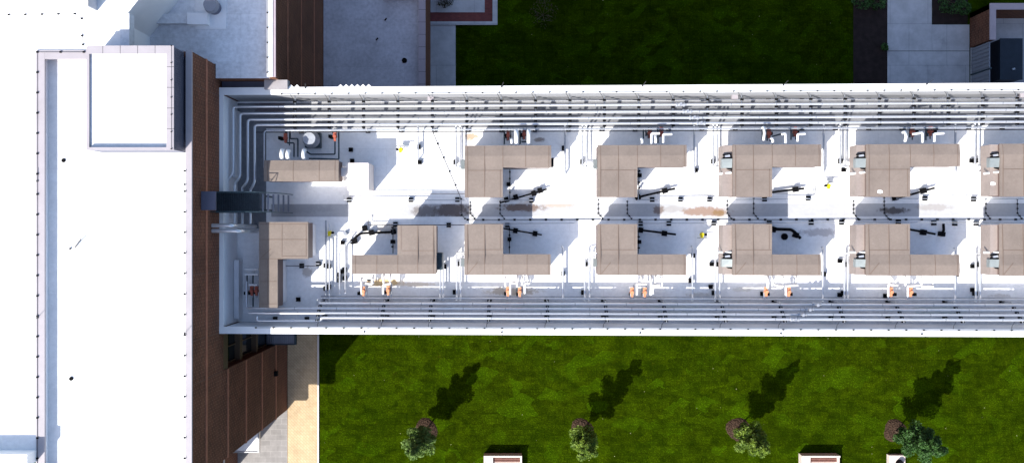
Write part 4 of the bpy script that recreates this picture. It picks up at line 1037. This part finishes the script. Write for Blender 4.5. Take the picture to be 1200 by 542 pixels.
# ================================================================== TREES, RINGS, BENCHES
def leaves(mb_, centers, n, size, rnd):
    for _ in range(n):
        c, r, sz = rnd.choice(centers)
        while True:
            d = Vector((rnd.uniform(-1,1), rnd.uniform(-1,1), rnd.uniform(-1,1)))
            if d.length <= 1: break
        p = Vector(c)+Vector((d.x*r, d.y*r, d.z*r*sz))
        s = size*rnd.uniform(.6,1.4)
        u = Vector((rnd.gauss(0,1), rnd.gauss(0,1), rnd.gauss(0,.6))).normalized(); w = u.orthogonal().normalized()
        w = (Matrix.Rotation(rnd.uniform(0,2*PI), 3, u) @ w)
        a = p-u*s; b = p+w*s*.45; c2 = p+u*s; d2 = p-w*s*.45
        mb_.add([a,b,c2,d2], [[0,1,2,3]])
def tree(px, py, h, spread, lean, leaf, label, seed, rr=13.5, n=11000):
    rnd = random.Random(seed)
    x, y = P(px, py, 0)
    m = MB()
    N = 34; pts = []
    R = rr*.07
    for i in range(N):
        a = 2*PI*i/N; q = R*(1+.07*math.sin(3*a+seed)+rnd.uniform(-.04,.04)); pts.append((x+q*math.cos(a), y+q*math.sin(a)))
    vs = [(a,b,.0) for a,b in pts]+[(x+(a-x)*.86, y+(b-y)*.86, .10) for a,b in pts]+[(x+(a-x)*.3, y+(b-y)*.3, .06) for a,b in pts]+[(x,y,.05)]
    fs = [[i,(i+1)%N,N+(i+1)%N,N+i] for i in range(N)]+[[N+i,N+(i+1)%N,2*N+(i+1)%N,2*N+i] for i in range(N)]+[[2*N+i,2*N+(i+1)%N,3*N] for i in range(N)]
    m.add(vs, fs, True)
    tag(m.build('mulch_ring', M['mulch']), 'round brown mulch ring at the foot of the %s' % label[1], 'mulch ring', 'mulch rings round the lawn trees')
    t = thing('young_tree', (x,y,.05), label[0], 'tree', 'young trees on the lawn')
    top = Vector((x+lean[0], y+lean[1], h))
    b0 = Vector((x,y,.03)); axis = lambda s: b0+(top-b0)*s+Vector((.06*math.sin(s*7+seed), .06*math.cos(s*6+seed), 0))
    m = MB(); segs = 9
    for i in range(segs):
        r0 = .065*(1-i/segs)+.012
        m.tube([axis(i/segs), axis((i+1)/segs)], r0, 7)
    cent = []
    nb_ = 22
    for k in range(nb_):
        s = .22+.70*k/nb_
        prof = spread*((.6+.4*min(1,(s-.2)/.12)) if s < .52 else (.62 if s > .68 else .62+.38*(.68-s)/.16))*(1 if s < .8 else .8)
        a = k*2.4+seed
        p0 = axis(s); L = prof*rnd.uniform(.65,1.05)
        p1 = p0+Vector((math.cos(a)*L, math.sin(a)*L, L*.55))
        m.tube([p0, (p0+p1)/2+Vector((0,0,-.04)), p1], .018, 5)
        cent.append((p1, prof*.42*rnd.uniform(.7,1.1), .9)); cent.append(((p0+p1)/2, prof*.45, .8))
    cent.append((axis(.93), spread*.28, 1.6)); cent.append((axis(.6), spread*.45, 1.3)); cent.append((axis(.98), spread*.14, 2.2))
    m.build('trunk', M['bark'], t)
    m = MB(); leaves(m, cent, n, .10, rnd); m.build('crown', leaf, t)
TL = [(499,503,6.8,1.02,(-.35,-.25),'leaf1','light green young tree leaning over its ring, leftmost on the lawn','leftmost lawn tree',3),
      (681.5,503,6.9,1.05,(.0,-.2),'leaf2','yellow green young tree, second from the left on the lawn','second lawn tree',8),
      (864.5,502,6.7,1.1,(.35,-.1),'leaf2','wide sloping yellow green young tree near the second bench','third lawn tree',12),
      (1049,504,6.8,1.2,(.5,-.05),'leaf3','deep green young tree beside the pale slab, rightmost on the lawn','rightmost lawn tree',21)]
for px,py,h,sp,ln,lf,lab,l2,sd in TL: tree(px,py,h,sp,ln,M[lf],(lab,l2),sd)

def bench(px, py, label):
    x, y = P(px, py, 0)       # north west corner on the ground
    W, D = 3.1, 1.5
    t = thing('garden_bench', (x+W/2, y-D/2, 0), label, 'bench', 'walled garden benches at the lawn edge')
    m = MB(); m.box(x, x+W, y-.14, y, .0, .86); m.build('backrest', M['concrete_w'], t)
    for xx in (x, x+W-.45 if False else x+W-.14):
        m = MB(); m.box(xx, xx+(.14 if xx > x+1 else .14), y-D, y-.142, 0, .70); m.build('arm', M['concrete_w'], t)
    m = MB(); m.box(x+.142, x+.75, y-D, y-.142, 0, .66); m.build('side_table', M['concrete_w'], t)
    m = MB()
    for k in range(3): m.box(x+.752, x+W-.142, y-.20-.14*k-.1, y-.20-.14*k, .42, .46)
    m.build('seat', M['wood'], t)
    m = MB(); m.box(x+.752, x+W-.142, y-.66, y-.60, .0, .46); m.build('front_rail', M['concrete_w'], t)
    m = MB(); m.box(x+.752, x+W-.142, y-D, y-.90, .0, .08); m.build('base', M['generator'], t)
bench(567.2, 530.3, 'pale walled garden bench at the bottom edge between the first two lawn trees')
bench(935.8, 530.3, 'pale walled garden bench at the bottom edge right of the third lawn tree')
x, y = P(1039.0, 531.2, 0)
t = thing('concrete_seat', (x+.65, y-.6, 0), 'square pale concrete block with dark lid below the rightmost lawn tree', 'concrete seat')
m = MB(); m.box(x, x+1.3, y-1.5, y, 0, .5); m.build('block', M['concrete_w'], t)
m = MB(); m.cyl((x+.8,y-.62,.502), .30, .35, 16, .26); m.build('lid', M['black'], t)

# shrubs in the shade to the north
def shrub(px, py, r, label, seed, mat='leaf4', n=500, hgt=1.0):
    rnd = random.Random(seed); x, y = P(px, py, 0); t = thing('shrub', (x,y,0), label, 'shrub')
    m = MB(); cent = []
    for k in range(7):
        a = k*.9+seed; p1 = Vector((x+math.cos(a)*r*.6, y+math.sin(a)*r*.6, hgt*rnd.uniform(.5,.9)))
        m.tube([(x,y,0), ((x+p1.x)/2,(y+p1.y)/2,p1.z*.6), p1], .02, 5); cent.append((p1, r*.4, .8))
    m.build('stems', M['bark'], t)
    m = MB(); leaves(m, cent, n, .09, rnd); m.build('foliage', M[mat], t)
shrub(636, 18, 1.3, 'sparse reddish shrub in the dark north lawn', 4, 'leaf4', 260, 1.6)
shrub(1110, 3, 1.2, 'low green shrub in the planting bed by the north walk', 5, 'leaf3', 900)
shrub(1126, 12, .6, 'small green shrub at the corner of the planting bed', 6, 'leaf3', 350, .7)
shrub(1008, 1, .9, 'low green shrub at the top of the dark mulch bed', 7, 'leaf3', 500, .7)
shrub(1026, 3, .8, 'second low green shrub in the dark mulch bed beside the walk', 9, 'leaf3', 400, .6)
shrub(1035, 56, .35, 'tiny green shrub at the edge of the mulch bed', 10, 'leaf3', 160, .4)
shrub(522, 0, .8, 'low dark plant on the patio at the top edge', 11, 'leaf4', 300, .6)
# distant sky of the place
w = bpy.data.worlds.new('World'); SC.world = w; w.use_nodes = True
nt = w.node_tree; bg = nt.nodes['Background']
sky = nt.nodes.new('ShaderNodeTexSky'); sky.sky_type = 'NISHITA'; sky.sun_disc = False
EL, AZ = math.radians(43), math.radians(39.5)     # light travels towards +x,+y, AZ from +y to +x
to_sun = Vector((-math.sin(AZ)*math.cos(EL), -math.cos(AZ)*math.cos(EL), math.sin(EL)))
sky.sun_elevation = EL; sky.sun_rotation = math.atan2(to_sun.x, to_sun.y)
sky.altitude = 0; sky.air_density = 1.0; sky.dust_density = 1.6; sky.ozone_density = 1.5
nt.links.new(sky.outputs[0], bg.inputs[0]); bg.inputs[1].default_value = .12
sl = bpy.data.lights.new('sun', 'SUN'); sl.energy = 3.8; sl.angle = math.radians(.5); sl.color = (1, .955, .88)
so_ = bpy.data.objects.new('sun', sl); COL.objects.link(so_); so_.rotation_euler = to_sun.to_track_quat('Z', 'Y').to_euler(); so_.location = to_sun*100
cam = bpy.data.cameras.new('camera'); co = bpy.data.objects.new('camera', cam); COL.objects.link(co)
co.location = (0,0,H); co.rotation_euler = (0,0,0); cam.sensor_width = 36; cam.lens = F/1200*36; cam.clip_start = .5; cam.clip_end = 3000
SC.camera = co
SC.view_settings.view_transform = 'Standard'; SC.view_settings.look = 'None'; SC.view_settings.exposure = 1.15; SC.view_settings.gamma = 1
SC.render.engine = 'CYCLES'
SC.cycles.max_bounces = 6; SC.cycles.diffuse_bounces = 4; SC.cycles.glossy_bounces = 3; SC.cycles.use_denoising = True
for o in SC.objects:
    if '_o' in o.keys(): del o['_o']
